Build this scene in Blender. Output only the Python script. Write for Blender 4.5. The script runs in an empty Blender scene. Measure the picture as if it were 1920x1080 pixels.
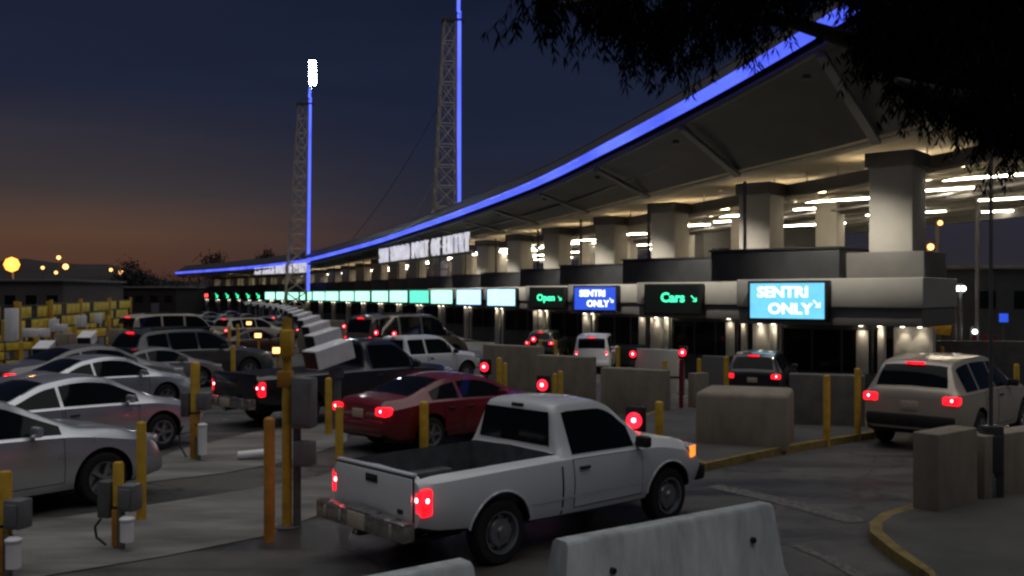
import bpy, bmesh, math, random
from mathutils import Vector, Matrix
R = math.radians
random.seed(7)
S = bpy.context.scene
C = S.collection
# ------------------------------------------------------------------ camera, sky, light
F, CX, HY, HC = 1800.0, 960.0, 552.0, 2.9
cam_d = bpy.data.cameras.new('camera'); cam = bpy.data.objects.new('camera', cam_d); C.objects.link(cam)
cam.location = (0, 0, HC); cam.rotation_euler = (R(90), 0, 0)
cam_d.sensor_width = 36; cam_d.lens = F/1920*36; cam_d.shift_y = 12/1920
cam_d.clip_start = .1; cam_d.clip_end = 6000
S.camera = cam
S.view_settings.view_transform = 'Standard'; S.view_settings.look = 'None'
S.view_settings.exposure = .2; S.view_settings.gamma = 1
try: S.cycles.filter_width = 2.5
except Exception: pass
W = bpy.data.worlds.new('World'); S.world = W; W.use_nodes = True
nt = W.node_tree; bg = nt.nodes['Background']
sky = nt.nodes.new('ShaderNodeTexSky'); sky.sky_type = 'NISHITA'; sky.sun_disc = False
SUN_ELEV, SUN_AZ = -5.2, -38          # the sun is down, behind the left end of the canopy
sky.sun_elevation = R(SUN_ELEV); sky.sun_rotation = R(SUN_AZ); sky.altitude = 30; sky.dust_density = 3.0; sky.ozone_density = 3.0; sky.air_density = 1.0
# dusk gradient: warm band low over the sunset, navy above
geo = nt.nodes.new('ShaderNodeTexCoord'); sep = nt.nodes.new('ShaderNodeSeparateXYZ'); nt.links.new(geo.outputs['Generated'], sep.inputs[0])
def ramp(stops):
    r = nt.nodes.new('ShaderNodeValToRGB'); e = r.color_ramp.elements
    while len(e) < len(stops): e.new(.5)
    for k, (p, c) in enumerate(stops): e[k].position = p; e[k].color = c+(1,)
    nt.links.new(sep.outputs['Z'], r.inputs[0]); return r
cool = ramp([(0, (.026, .022, .026)), (.07, (.022, .022, .033)), (.16, (.0135, .018, .040)), (.34, (.0072, .0105, .028)), (1, (.005, .008, .020))])
warm = ramp([(0, (.060, .027, .020)), (.025, (.085, .038, .025)), (.058, (.108, .055, .034)), (.10, (.048, .038, .038)), (.2, (.0135, .0175, .038)), (1, (.005, .008, .020))])
dt = nt.nodes.new('ShaderNodeVectorMath'); dt.operation = 'DOT_PRODUCT'; nt.links.new(geo.outputs['Generated'], dt.inputs[0]); dt.inputs[1].default_value = (math.sin(R(SUN_AZ)), math.cos(R(SUN_AZ)), 0)
mr = nt.nodes.new('ShaderNodeMapRange'); nt.links.new(dt.outputs['Value'], mr.inputs[0]); mr.inputs[1].default_value = .80; mr.inputs[2].default_value = 1.0; mr.interpolation_type = 'SMOOTHSTEP'
mx = nt.nodes.new('ShaderNodeMix'); mx.data_type = 'RGBA'; nt.links.new(mr.outputs[0], mx.inputs[0]); nt.links.new(cool.outputs[0], mx.inputs[6]); nt.links.new(warm.outputs[0], mx.inputs[7])
mpc = nt.nodes.new('ShaderNodeMapping'); mpc.inputs['Scale'].default_value = (2.2, 2.2, 16); nt.links.new(geo.outputs['Generated'], mpc.inputs[0])
nz = nt.nodes.new('ShaderNodeTexNoise'); nz.inputs['Scale'].default_value = 1.6; nz.inputs['Detail'].default_value = 6; nz.inputs['Distortion'].default_value = .4; nt.links.new(mpc.outputs[0], nz.inputs['Vector'])
mc = nt.nodes.new('ShaderNodeMapRange'); nt.links.new(nz.outputs['Fac'], mc.inputs[0]); mc.inputs[1].default_value = .3; mc.inputs[2].default_value = .7; mc.inputs[3].default_value = .92; mc.inputs[4].default_value = 1.08
mv = nt.nodes.new('ShaderNodeVectorMath'); mv.operation = 'SCALE'; nt.links.new(mx.outputs[2], mv.inputs[0]); nt.links.new(mc.outputs[0], mv.inputs['Scale'])
bg2 = nt.nodes.new('ShaderNodeBackground'); nt.links.new(mv.outputs[0], bg2.inputs[0]); bg2.inputs[1].default_value = .84
ad = nt.nodes.new('ShaderNodeAddShader'); nt.links.new(bg.outputs[0], ad.inputs[0]); nt.links.new(bg2.outputs[0], ad.inputs[1]); nt.links.new(ad.outputs[0], nt.nodes['World Output'].inputs[0])
nt.links.new(sky.outputs[0], bg.inputs[0]); bg.inputs[1].default_value = 0.05
sl = bpy.data.lights.new('sun', 'SUN'); so = bpy.data.objects.new('sun', sl); C.objects.link(so)
sl.energy = 1.0; sl.angle = R(84); sl.color = (1, .975, .94)
SDIR = Vector((.06, -.05, 1.0)).normalized()     # towards the light
so.rotation_euler = SDIR.to_track_quat('Z', 'Y').to_euler(); so.location = (40, 10, 60)

# ------------------------------------------------------------------ helpers
def gz(y):
    t = min(1, max(0, (y-17)/30)); return -.65*t*t*(3-2*t)
def at(px, py, D): return Vector(((px-CX)*D/F, D, HC-(py-HY)*D/F))
def gnd(px, py):
    D = F*HC/(py-HY)
    for _ in range(30): D = F*(HC-gz(D))/(py-HY)
    return Vector(((px-CX)*D/F, D, gz(D)))
def gx(px, D): return Vector(((px-CX)*D/F, D, gz(D)))
def tag(o, label, cat, group=None, kind=None):
    if label: o['label'] = label
    if cat: o['category'] = cat
    if group: o['group'] = group
    if kind: o['kind'] = kind
    return o
def thing(name, label, cat, loc=(0, 0, 0), rz=0, group=None):
    o = bpy.data.objects.new(name, None); C.objects.link(o); o.location = loc; o.rotation_euler = (0, 0, rz)
    o.empty_display_size = .3
    return tag(o, label, cat, group)
def link(name, me, mats, parent=None, smooth=None):
    for m in (mats if isinstance(mats, (list, tuple)) else [mats]): me.materials.append(m)
    o = bpy.data.objects.new(name, me); C.objects.link(o)
    if parent: o.parent = parent
    if smooth is not None:
        for p in me.polygons: p.use_smooth = True
        me.set_sharp_from_angle(angle=R(smooth))
    return o
def copy_tree(o, parent=None):
    c = o.copy(); C.objects.link(c)
    if parent: c.parent = parent
    for ch in list(o.children): copy_tree(ch, c)
    return c
class MB:
    def __init__(s): s.bm = bmesh.new(); s.mi = 0
    def _done(s, vs):
        for v in vs:
            for f in v.link_faces: f.material_index = s.mi
    def box(s, c, size, bevel=0, rz=0, rx=0, ry=0, seg=2, taper=None):
        g = bmesh.ops.create_cube(s.bm, size=1); vs = g['verts']
        for v in vs:
            v.co = Vector((v.co.x*size[0], v.co.y*size[1], v.co.z*size[2]))
            if taper and v.co.z > 0: v.co.x *= taper[0]; v.co.y *= taper[1]
        if bevel:
            es = list({e for v in vs for e in v.link_edges})
            b = bmesh.ops.bevel(s.bm, geom=es, offset=bevel, segments=seg, affect='EDGES', profile=.5)
            vs = list({v for f in b['faces'] for v in f.verts} | {v for v in vs if v.is_valid})
        M = Matrix.Translation(c) @ Matrix.Rotation(rz, 4, 'Z') @ Matrix.Rotation(ry, 4, 'Y') @ Matrix.Rotation(rx, 4, 'X')
        for v in vs: v.co = M @ v.co
        s._done(vs); return s
    def cyl(s, p0, p1, r0, r1=None, n=12, cap=True):
        p0, p1 = Vector(p0), Vector(p1); r1 = r0 if r1 is None else r1
        q = (p1-p0).to_track_quat('Z', 'Y')
        ra = [s.bm.verts.new(p0+q@Vector((r0*math.cos(2*math.pi*i/n), r0*math.sin(2*math.pi*i/n), 0))) for i in range(n)]
        rb = [s.bm.verts.new(p1+q@Vector((r1*math.cos(2*math.pi*i/n), r1*math.sin(2*math.pi*i/n), 0))) for i in range(n)]
        fs = [s.bm.faces.new((ra[i], ra[(i+1) % n], rb[(i+1) % n], rb[i])) for i in range(n)]
        if cap: fs += [s.bm.faces.new(ra[::-1]), s.bm.faces.new(rb)]
        for f in fs: f.material_index = s.mi
        return s
    def lathe(s, prof, M=None, n=24):
        M = M or Matrix(); rings = []
        for r, z in prof:
            if r < 1e-5: rings.append([s.bm.verts.new(M @ Vector((0, 0, z)))])
            else: rings.append([s.bm.verts.new(M @ Vector((r*math.cos(2*math.pi*i/n), r*math.sin(2*math.pi*i/n), z))) for i in range(n)])
        for a, b in zip(rings, rings[1:]):
            for i in range(n):
                j = (i+1) % n
                if len(a) == 1 and len(b) == 1: continue
                if len(a) == 1: f = (a[0], b[j], b[i])
                elif len(b) == 1: f = (a[i], a[j], b[0])
                else: f = (a[i], a[j], b[j], b[i])
                s.bm.faces.new(f).material_index = s.mi
        return s
    def tube(s, pts, r, n=8):
        for a, b in zip(pts, pts[1:]): s.cyl(a, b, r, n=n)
        return s
    def face(s, pts):
        f = s.bm.faces.new([s.bm.verts.new(p) for p in pts]); f.material_index = s.mi; return s
    def grid(s, rows, flip=False):
        vr = [[s.bm.verts.new(p) for p in r] for r in rows]
        for a, b in zip(vr, vr[1:]):
            for i in range(len(a)-1):
                q = (a[i], a[i+1], b[i+1], b[i])
                try: s.bm.faces.new(q[::-1] if flip else q).material_index = s.mi
                except ValueError: pass
        return s
    def prism(s, pts, axis_vec):
        v = Vector(axis_vec); a = [s.bm.verts.new(Vector(p)) for p in pts]; b = [s.bm.verts.new(Vector(p)+v) for p in pts]
        n = len(a); fs = [s.bm.faces.new(a[::-1]), s.bm.faces.new(b)]
        fs += [s.bm.faces.new((a[i], a[(i+1) % n], b[(i+1) % n], b[i])) for i in range(n)]
        for f in fs: f.material_index = s.mi
        bmesh.ops.recalc_face_normals(s.bm, faces=fs); return s
    def mesh(s, name):
        me = bpy.data.meshes.new(name); s.bm.normal_update(); s.bm.to_mesh(me); s.bm.free(); return me
    def build(s, name, mats, parent=None, smooth=35): return link(name, s.mesh(name), mats, parent, smooth)

# ------------------------------------------------------------------ materials
def mat(name, col, rough=.6, metal=0, var=.15, scale=4, coat=0, bump=0, stretch=None, spec=None, rvar=0):
    m = bpy.data.materials.new(name); m.use_nodes = True; t = m.node_tree; b = t.nodes['Principled BSDF']
    b.inputs['Roughness'].default_value = rough; b.inputs['Metallic'].default_value = metal
    b.inputs['Coat Weight'].default_value = coat; b.inputs['Coat Roughness'].default_value = .08
    if spec is not None: b.inputs['Specular IOR Level'].default_value = spec
    tc = t.nodes.new('ShaderNodeTexCoord'); mp = t.nodes.new('ShaderNodeMapping')
    t.links.new(tc.outputs['Object'], mp.inputs[0])
    if stretch: mp.inputs['Scale'].default_value = stretch[:3]; mp.inputs['Rotation'].default_value = (0, 0, stretch[3] if len(stretch) > 3 else 0)
    n = t.nodes.new('ShaderNodeTexNoise'); n.inputs['Scale'].default_value = scale; n.inputs['Detail'].default_value = 6; n.inputs['Roughness'].default_value = .62
    t.links.new(mp.outputs[0], n.inputs['Vector'])
    r = t.nodes.new('ShaderNodeValToRGB'); t.links.new(n.outputs['Fac'], r.inputs[0])
    r.color_ramp.elements[0].position = .32; r.color_ramp.elements[1].position = .68
    r.color_ramp.elements[0].color = tuple(c*(1-var) for c in col)+(1,); r.color_ramp.elements[1].color = tuple(min(1, c*(1+var)) for c in col)+(1,)
    t.links.new(r.outputs[0], b.inputs['Base Color'])
    if rvar:
        mr = t.nodes.new('ShaderNodeMapRange'); t.links.new(n.outputs['Fac'], mr.inputs[0])
        mr.inputs[1].default_value = .3; mr.inputs[2].default_value = .7; mr.inputs[3].default_value = max(.02, rough-rvar); mr.inputs[4].default_value = rough+rvar
        t.links.new(mr.outputs[0], b.inputs['Roughness'])
    if bump:
        bn = t.nodes.new('ShaderNodeBump'); bn.inputs['Strength'].default_value = bump; bn.inputs['Distance'].default_value = .02
        t.links.new(n.outputs['Fac'], bn.inputs['Height']); t.links.new(bn.outputs[0], b.inputs['Normal'])
    return m
def glow(name, col, strength, base=(.05, .05, .05), var=.1, scale=6):
    m = bpy.data.materials.new(name); m.use_nodes = True; t = m.node_tree; b = t.nodes['Principled BSDF']
    b.inputs['Base Color'].default_value = base+(1,); b.inputs['Roughness'].default_value = .3
    tc = t.nodes.new('ShaderNodeTexCoord'); n = t.nodes.new('ShaderNodeTexNoise'); n.inputs['Scale'].default_value = scale
    t.links.new(tc.outputs['Object'], n.inputs['Vector'])
    mr = t.nodes.new('ShaderNodeMapRange'); t.links.new(n.outputs['Fac'], mr.inputs[0])
    mr.inputs[1].default_value = .3; mr.inputs[2].default_value = .7; mr.inputs[3].default_value = strength*(1-var); mr.inputs[4].default_value = strength*(1+var)
    b.inputs['Emission Color'].default_value = col+(1,); t.links.new(mr.outputs[0], b.inputs['Emission Strength'])
    return m
M = {}
def paint(n, c, metal=.0, rough=.35): M[n] = mat(n, c, rough, metal, .025, 1.5, coat=.6, rvar=.06); return M[n]
paint('paint_white', (.66, .68, .70)); paint('paint_silver', (.58, .60, .64), .75, .30); paint('paint_silver_warm_lit', (.46, .40, .32), .35, .34)  # last silver has warm lamp reflections mixed into its colour
paint('paint_red', (.15, .005, .010)); paint('paint_black', (.012, .012, .016)); paint('paint_dark', (.035, .042, .048)); paint('paint_maroon', (.045, .014, .016))
paint('paint_beige', (.42, .38, .30)); paint('paint_brown', (.10, .08, .06)); paint('paint_grey', (.16, .16, .17), .3)
M['glass'] = mat('dark_glass', (.006, .008, .010), .05, 0, .1, 2, spec=.13)
M['rubber'] = mat('tyre_rubber', (.012, .012, .012), .85, 0, .3, 30)
M['rim'] = mat('alloy_rim', (.33, .34, .36), .3, .8, .15, 8)
M['plastic'] = mat('black_plastic', (.014, .014, .015), .6, 0, .2, 12)
M['chrome'] = mat('worn_chrome', (.42, .40, .38), .28, .9, .25, 9, rvar=.12)
M['plate'] = mat('number_plate', (.5, .42, .32), .5, 0, .2, 40)
M['tail'] = glow('brake_light', (1, .010, .022), 1.7, (.3, .0, .0), .55, 9)
M['tail_core'] = glow('brake_bulb', (1, .13, .15), 30, (.5, .1, .1))
M['tail_off'] = glow('tail_lens', (1, .02, .02), .35, (.25, .0, .0))
M['amber'] = glow('amber_marker', (1, .22, .03), 1.6, (.4, .15, .0))
M['head'] = mat('headlight_lens', (.5, .5, .52), .12, .2, .2, 20, coat=1)
M['bed'] = mat('bed_liner', (.09, .10, .11), .6, 0, .3, 6)
M['yellow'] = mat('bollard_yellow', (.50, .30, .022), .5, 0, .28, 5, rvar=.1)
M['gate'] = mat('gate_yellow', (.82, .60, .04), .55, 0, .25, 3)
M['orange'] = mat('post_orange', (.42, .19, .025), .5, 0, .25, 5)
M['conc'] = mat('concrete', (.26, .222, .17), .85, 0, .22, 2.0, bump=.3, stretch=(1.6, 1.6, .6))  # brown tint of orange lamp light put into the concrete colour
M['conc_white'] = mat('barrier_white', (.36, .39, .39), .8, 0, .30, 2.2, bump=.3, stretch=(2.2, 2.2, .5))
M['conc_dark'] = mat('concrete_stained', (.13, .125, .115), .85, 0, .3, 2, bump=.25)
M['kerb_yellow'] = mat('kerb_yellow', (.22, .16, .045), .75, 0, .45, 4, bump=.2)
M['steel'] = mat('grey_steel', (.12, .12, .12), .5, .3, .2, 6)
M['cab_grey'] = mat('cabinet_grey', (.15, .155, .16), .5, .1, .2, 4)
M['white_metal'] = mat('white_metal', (.80, .80, .82), .45, 0, .1, 3)
M['black'] = mat('matt_black', (.01, .01, .011), .6, 0, .2, 5)
M['fascia'] = mat('fascia_panel', (.46, .45, .40), .55, 0, .08, 1.0)
M['band'] = mat('fascia_band', (.16, .155, .145), .6, 0, .12, 1.2)
M['booth_dark'] = mat('booth_metal', (.05, .052, .055), .5, .1, .2, 1.5)
M['booth_wall'] = mat('booth_wall', (.42, .41, .38), .6, 0, .12, 1.5)
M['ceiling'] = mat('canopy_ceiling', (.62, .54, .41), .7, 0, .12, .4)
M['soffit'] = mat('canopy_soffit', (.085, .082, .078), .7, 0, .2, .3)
M['roof'] = mat('roof_dark', (.012, .012, .016), .6, 0, .3, .4)
M['column'] = mat('column_concrete', (.62, .59, .52), .6, 0, .07, .8)
M['strip'] = glow('ceiling_strip', (1, .88, .69), 30)
M['down'] = glow('downlight_lens', (1, .86, .66), 14)
M['blue'] = glow('blue_edge_light', (.080, .125, 1), 1.15, (.1, .1, .3), .35, .25)
M['blue_tower'] = glow('blue_mast_light', (.085, .13, 1), 1.5, (.1, .1, .3), .2, .3)
M['lattice'] = mat('lattice_steel', (.55, .48, .33), .5, .4, .2, 2)
M['letter'] = glow('letter_lit', (.75, .74, .82), .62, (.6, .6, .62), .25, .8)
M['flood'] = glow('flood_lens', (.92, 1, 1), 90)
M['sodium'] = glow('sodium_lamp', (1, .27, .03), 4.5)
M['lamp_warm'] = glow('warm_lamp', (1, .42, .12), 4)
M['lamp_white'] = glow('white_lamp', (.95, .95, 1), 8)
M['red_sig'] = glow('red_signal', (1, .010, .025), 3, (.3, 0, 0))
M['bark'] = mat('bark', (.035, .028, .02), .9, 0, .3, 8)
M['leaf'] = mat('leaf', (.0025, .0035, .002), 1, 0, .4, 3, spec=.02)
M['bush'] = mat('far_foliage', (.010, .011, .008), .9, 0, .4, 1)
M['hill'] = mat('hill_earth', (.020, .015, .013), 1, 0, .4, .02)
M['wall_far'] = mat('far_wall', (.09, .075, .07), .8, 0, .2, .3)

def ground_mat():
    m = mat('road_surface', (.085, .084, .080), .8, 0, .35, .7, bump=.1); t = m.node_tree; b = t.nodes['Principled BSDF']
    tc = t.nodes.new('ShaderNodeTexCoord'); mp = t.nodes.new('ShaderNodeMapping'); mp.inputs['Rotation'].default_value = (0, 0, R(-46)); mp.inputs['Scale'].default_value = (.16, 1.5, 1)
    t.links.new(tc.outputs['Object'], mp.inputs[0])
    n = t.nodes.new('ShaderNodeTexNoise'); n.inputs['Scale'].default_value = 1.0; n.inputs['Detail'].default_value = 5; n.inputs['Distortion'].default_value = .6; t.links.new(mp.outputs[0], n.inputs['Vector'])
    r = t.nodes.new('ShaderNodeValToRGB'); t.links.new(n.outputs['Fac'], r.inputs[0])
    r.color_ramp.elements[0].position = .36; r.color_ramp.elements[0].color = (.42, .42, .43, 1); r.color_ramp.elements[1].position = .56; r.color_ramp.elements[1].color = (1, 1, 1, 1)
    n2 = t.nodes.new('ShaderNodeTexNoise'); n2.inputs['Scale'].default_value = 34; n2.inputs['Detail'].default_value = 3; t.links.new(tc.outputs['Object'], n2.inputs['Vector'])
    r2 = t.nodes.new('ShaderNodeValToRGB'); t.links.new(n2.outputs['Fac'], r2.inputs[0]); r2.color_ramp.elements[0].color = (.75, .75, .75, 1); r2.color_ramp.elements[1].color = (1.2, 1.18, 1.12, 1)
    src = b.inputs['Base Color'].links[0].from_socket
    for rr in (r, r2):
        mx = t.nodes.new('ShaderNodeMix'); mx.data_type = 'RGBA'; mx.blend_type = 'MULTIPLY'; mx.inputs[0].default_value = 1
        t.links.new(src, mx.inputs[6]); t.links.new(rr.outputs[0], mx.inputs[7]); src = mx.outputs[2]
    # fine cracks and joints, a few oil spots
    v = t.nodes.new('ShaderNodeTexVoronoi'); v.feature = 'DISTANCE_TO_EDGE'; v.inputs['Scale'].default_value = .32
    wv = t.nodes.new('ShaderNodeVectorMath'); wv.operation = 'ADD'; nw = t.nodes.new('ShaderNodeTexNoise'); nw.inputs['Scale'].default_value = 1.3; t.links.new(tc.outputs['Object'], nw.inputs['Vector']); t.links.new(tc.outputs['Object'], wv.inputs[0]); t.links.new(nw.outputs['Color'], wv.inputs[1]); t.links.new(wv.outputs[0], v.inputs['Vector'])
    rc = t.nodes.new('ShaderNodeValToRGB'); t.links.new(v.outputs['Distance'], rc.inputs[0]); rc.color_ramp.elements[0].color = (.35, .35, .35, 1); rc.color_ramp.elements[1].color = (1, 1, 1, 1); rc.color_ramp.elements[1].position = .012
    n3 = t.nodes.new('ShaderNodeTexNoise'); n3.inputs['Scale'].default_value = 2.2; n3.inputs['Detail'].default_value = 4; t.links.new(tc.outputs['Object'], n3.inputs['Vector'])
    r3 = t.nodes.new('ShaderNodeValToRGB'); t.links.new(n3.outputs['Fac'], r3.inputs[0]); r3.color_ramp.elements[0].position = .30; r3.color_ramp.elements[0].color = (.45, .45, .46, 1); r3.color_ramp.elements[1].position = .42; r3.color_ramp.elements[1].color = (1, 1, 1, 1)
    for rr in (rc, r3):
        mx = t.nodes.new('ShaderNodeMix'); mx.data_type = 'RGBA'; mx.blend_type = 'MULTIPLY'; mx.inputs[0].default_value = 1
        t.links.new(src, mx.inputs[6]); t.links.new(rr.outputs[0], mx.inputs[7]); src = mx.outputs[2]
    t.links.new(src, b.inputs['Base Color'])
    mr = t.nodes.new('ShaderNodeMapRange'); t.links.new(n.outputs['Fac'], mr.inputs[0]); mr.inputs[1].default_value = .3; mr.inputs[2].default_value = .7; mr.inputs[3].default_value = .42; mr.inputs[4].default_value = .8; t.links.new(mr.outputs[0], b.inputs['Roughness'])
    return m
M['road'] = ground_mat()
M['walk'] = mat('walk_concrete', (.075, .074, .068), .85, 0, .25, 1.2, bump=.15)

# ------------------------------------------------------------------ setting: ground, hills
def struct(o, kind='structure'): o['kind'] = kind; return o
ys = [-60, -20, 0, 8, 14]+[17+i*1.5 for i in range(21)]+[55, 70, 100, 160, 300, 700, 1500, 3000]
mb = MB(); mb.grid([[(x, y, gz(y)) for x in (-2500, -600, -150, -60, -20, 0, 20, 60, 150, 600, 2500)] for y in ys], flip=True)
struct(mb.build('road', M['road'], smooth=60))
mb = MB(); rows = []
for k, (D, kk) in enumerate(((420, 0), (560, .55), (700, 1), (980, .9))):
    row = []
    for i in range(81):
        px = -1200+i*52.0
        yt = 545-kk*(30+22*math.exp(-((px-40)/190)**2)+8*math.sin(px*.013)+6*math.sin(px*.031+1)-14*max(0, min(1, (px-250)/350)))
        row.append(at(px, 552 if kk == 0 else yt, D) if kk else Vector(((px-CX)*D/F, D, -3)))
    rows.append(row)
mb.grid(rows, flip=True); struct(mb.build('hills', M['hill'], smooth=80))

# yellow-kerbed island, front right, and the booth islands
def island(pts, name, h=.13, kw=.16, kerb='kerb_yellow', top='walk'):
    P = [Vector((p.x, p.y, 0)) for p in pts]; n = len(P)
    cen = sum(P, Vector())/n
    mb = MB(); inner = [p+(cen-p).normalized()*kw for p in P]
    zz = lambda p: gz(p.y)
    lo = [Vector((p.x, p.y, zz(p)-.05)) for p in P]; hi = [Vector((p.x, p.y, zz(p)+h)) for p in P]; hin = [Vector((p.x, p.y, zz(p)+h+.002)) for p in inner]
    for i in range(n):
        j = (i+1) % n
        mb.mi = 0; mb.face((lo[i], lo[j], hi[j], hi[i])); mb.face((hi[i], hi[j], hin[j], hin[i]))
    mb.mi = 1; mb.face(hin)
    bmesh.ops.recalc_face_normals(mb.bm, faces=mb.bm.faces[:])
    return struct(mb.build(name, [M[kerb], M[top]], smooth=None))
M['median'] = mat('median_concrete', (.165, .162, .15), .85, 0, .45, 1.1, bump=.1, stretch=(.5, 1.6, 1, R(-44)))
def strip_pad(name, pix, n=8):
    P = [gnd(*q) for q in pix]; m = len(P)//2; mb = MB(); rows = []
    for i in range(m):
        a, b = P[i], P[-1-i]; rows.append([Vector((a.x+(b.x-a.x)*t/n, a.y+(b.y-a.y)*t/n, gz(a.y+(b.y-a.y)*t/n)+.012)) for t in range(n+1)])
    mb.grid(rows); bmesh.ops.recalc_face_normals(mb.bm, faces=mb.bm.faces[:])
    if sum(f.normal.z for f in mb.bm.faces) < 0: bmesh.ops.reverse_faces(mb.bm, faces=mb.bm.faces[:])
    return struct(mb.build(name, M['median'], smooth=60))
strip_pad('median', [(-150, 1010), (280, 948), (470, 918), (640, 886), (655, 945), (490, 1008), (300, 1046), (-150, 1120)])
strip_pad('median', [(255, 880), (330, 846), (470, 812), (655, 788), (650, 830), (560, 862), (420, 888), (270, 906)])
M['mark'] = mat('worn_paint', (.115, .112, .105), .8, 0, .75, 14)
def marking(name, pix, w):
    P = [gnd(*q) for q in pix]; P = [Vector((p.x, p.y, 0)) for p in P]; Q = catmull(P, 6); mb = MB(); rows = []
    for i, p in enumerate(Q):
        d = (Q[min(i+1, len(Q)-1)]-Q[max(i-1, 0)]).normalized(); n = Vector((-d.y, d.x, 0))*w/2; rows.append([Vector((v.x, v.y, gz(v.y)+.009)) for v in (p+n, p, p-n)])
    mb.grid(rows); bmesh.ops.recalc_face_normals(mb.bm, faces=mb.bm.faces[:])
    if sum(f.normal.z for f in mb.bm.faces) < 0: bmesh.ops.reverse_faces(mb.bm, faces=mb.bm.faces[:])
    return struct(mb.build(name, M['mark'], smooth=60))
def catmull(P, n=5):
    out = []; Q = [P[0]*2-P[1]]+P+[P[-1]*2-P[-2]]
    for i in range(1, len(Q)-2):
        a, b, c, d = Q[i-1:i+3]
        for k in range(n):
            t = k/n; out.append(.5*((2*b)+(c-a)*t+(2*a-5*b+4*c-d)*t*t+(3*b-a-3*c+d)*t**3))
    return out+[P[-1]]
marking('road_marking', [(1336, 912), (1420, 930), (1520, 955), (1610, 980)], .34)
marking('road_marking', [(1490, 1022), (1560, 1052), (1640, 1100)], .16)
def arc(c, r, a0, a1, n=10): return [Vector((c[0]+r*math.cos(a0+(a1-a0)*i/n), c[1]+r*math.sin(a0+(a1-a0)*i/n), 0)) for i in range(n+1)]
isl = [gnd(1800, 1200), gnd(1742, 1100), gnd(1672, 1052), gnd(1632, 1018), gnd(1630, 1000), gnd(1650, 982), gnd(1700, 966), gnd(1790, 940), gnd(1960, 900), gnd(2300, 880), gnd(2400, 1200)]
island(isl, 'pavement')
isl = [gnd(1322, 884), gnd(1400, 866), gnd(1500, 846), gnd(1640, 822), gnd(1650, 815), gnd(1600, 778), gnd(1480, 770), gnd(1240, 775), gnd(1170, 800), gnd(1200, 850)]
island(isl, 'traffic_island')

# ------------------------------------------------------------------ vehicles
def pchip(pts):
    xs = [p[0] for p in pts]; y = [p[1] for p in pts]; n = len(xs)
    d = [(y[i+1]-y[i])/(xs[i+1]-xs[i]) for i in range(n-1)]; m = [0]*n
    m[0], m[-1] = d[0], d[-1]
    for i in range(1, n-1): m[i] = 0 if d[i-1]*d[i] <= 0 else 2*d[i-1]*d[i]/(d[i-1]+d[i])
    def f(x):
        if x <= xs[0]: return y[0]
        if x >= xs[-1]: return y[-1]
        i = 0
        while x > xs[i+1]: i += 1
        h = xs[i+1]-xs[i]; t = (x-xs[i])/h
        return (2*t**3-3*t*t+1)*y[i]+(t**3-2*t*t+t)*h*m[i]+(-2*t**3+3*t*t)*y[i+1]+(t**3-t*t)*h*m[i+1]
    return f
def boolean_cut(me, cut_bm):
    cm = bpy.data.meshes.new('cut'); cut_bm.to_mesh(cm); cut_bm.free()
    a = bpy.data.objects.new('a', me); b = bpy.data.objects.new('b', cm); C.objects.link(a); C.objects.link(b)
    md = a.modifiers.new('x', 'BOOLEAN'); md.operation = 'DIFFERENCE'; md.object = b; md.solver = 'EXACT'
    dg = bpy.context.evaluated_depsgraph_get(); dg.update()
    out = bpy.data.meshes.new_from_object(a.evaluated_get(dg))
    bpy.data.objects.remove(a); bpy.data.objects.remove(b); bpy.data.meshes.remove(cm)
    return out
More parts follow.
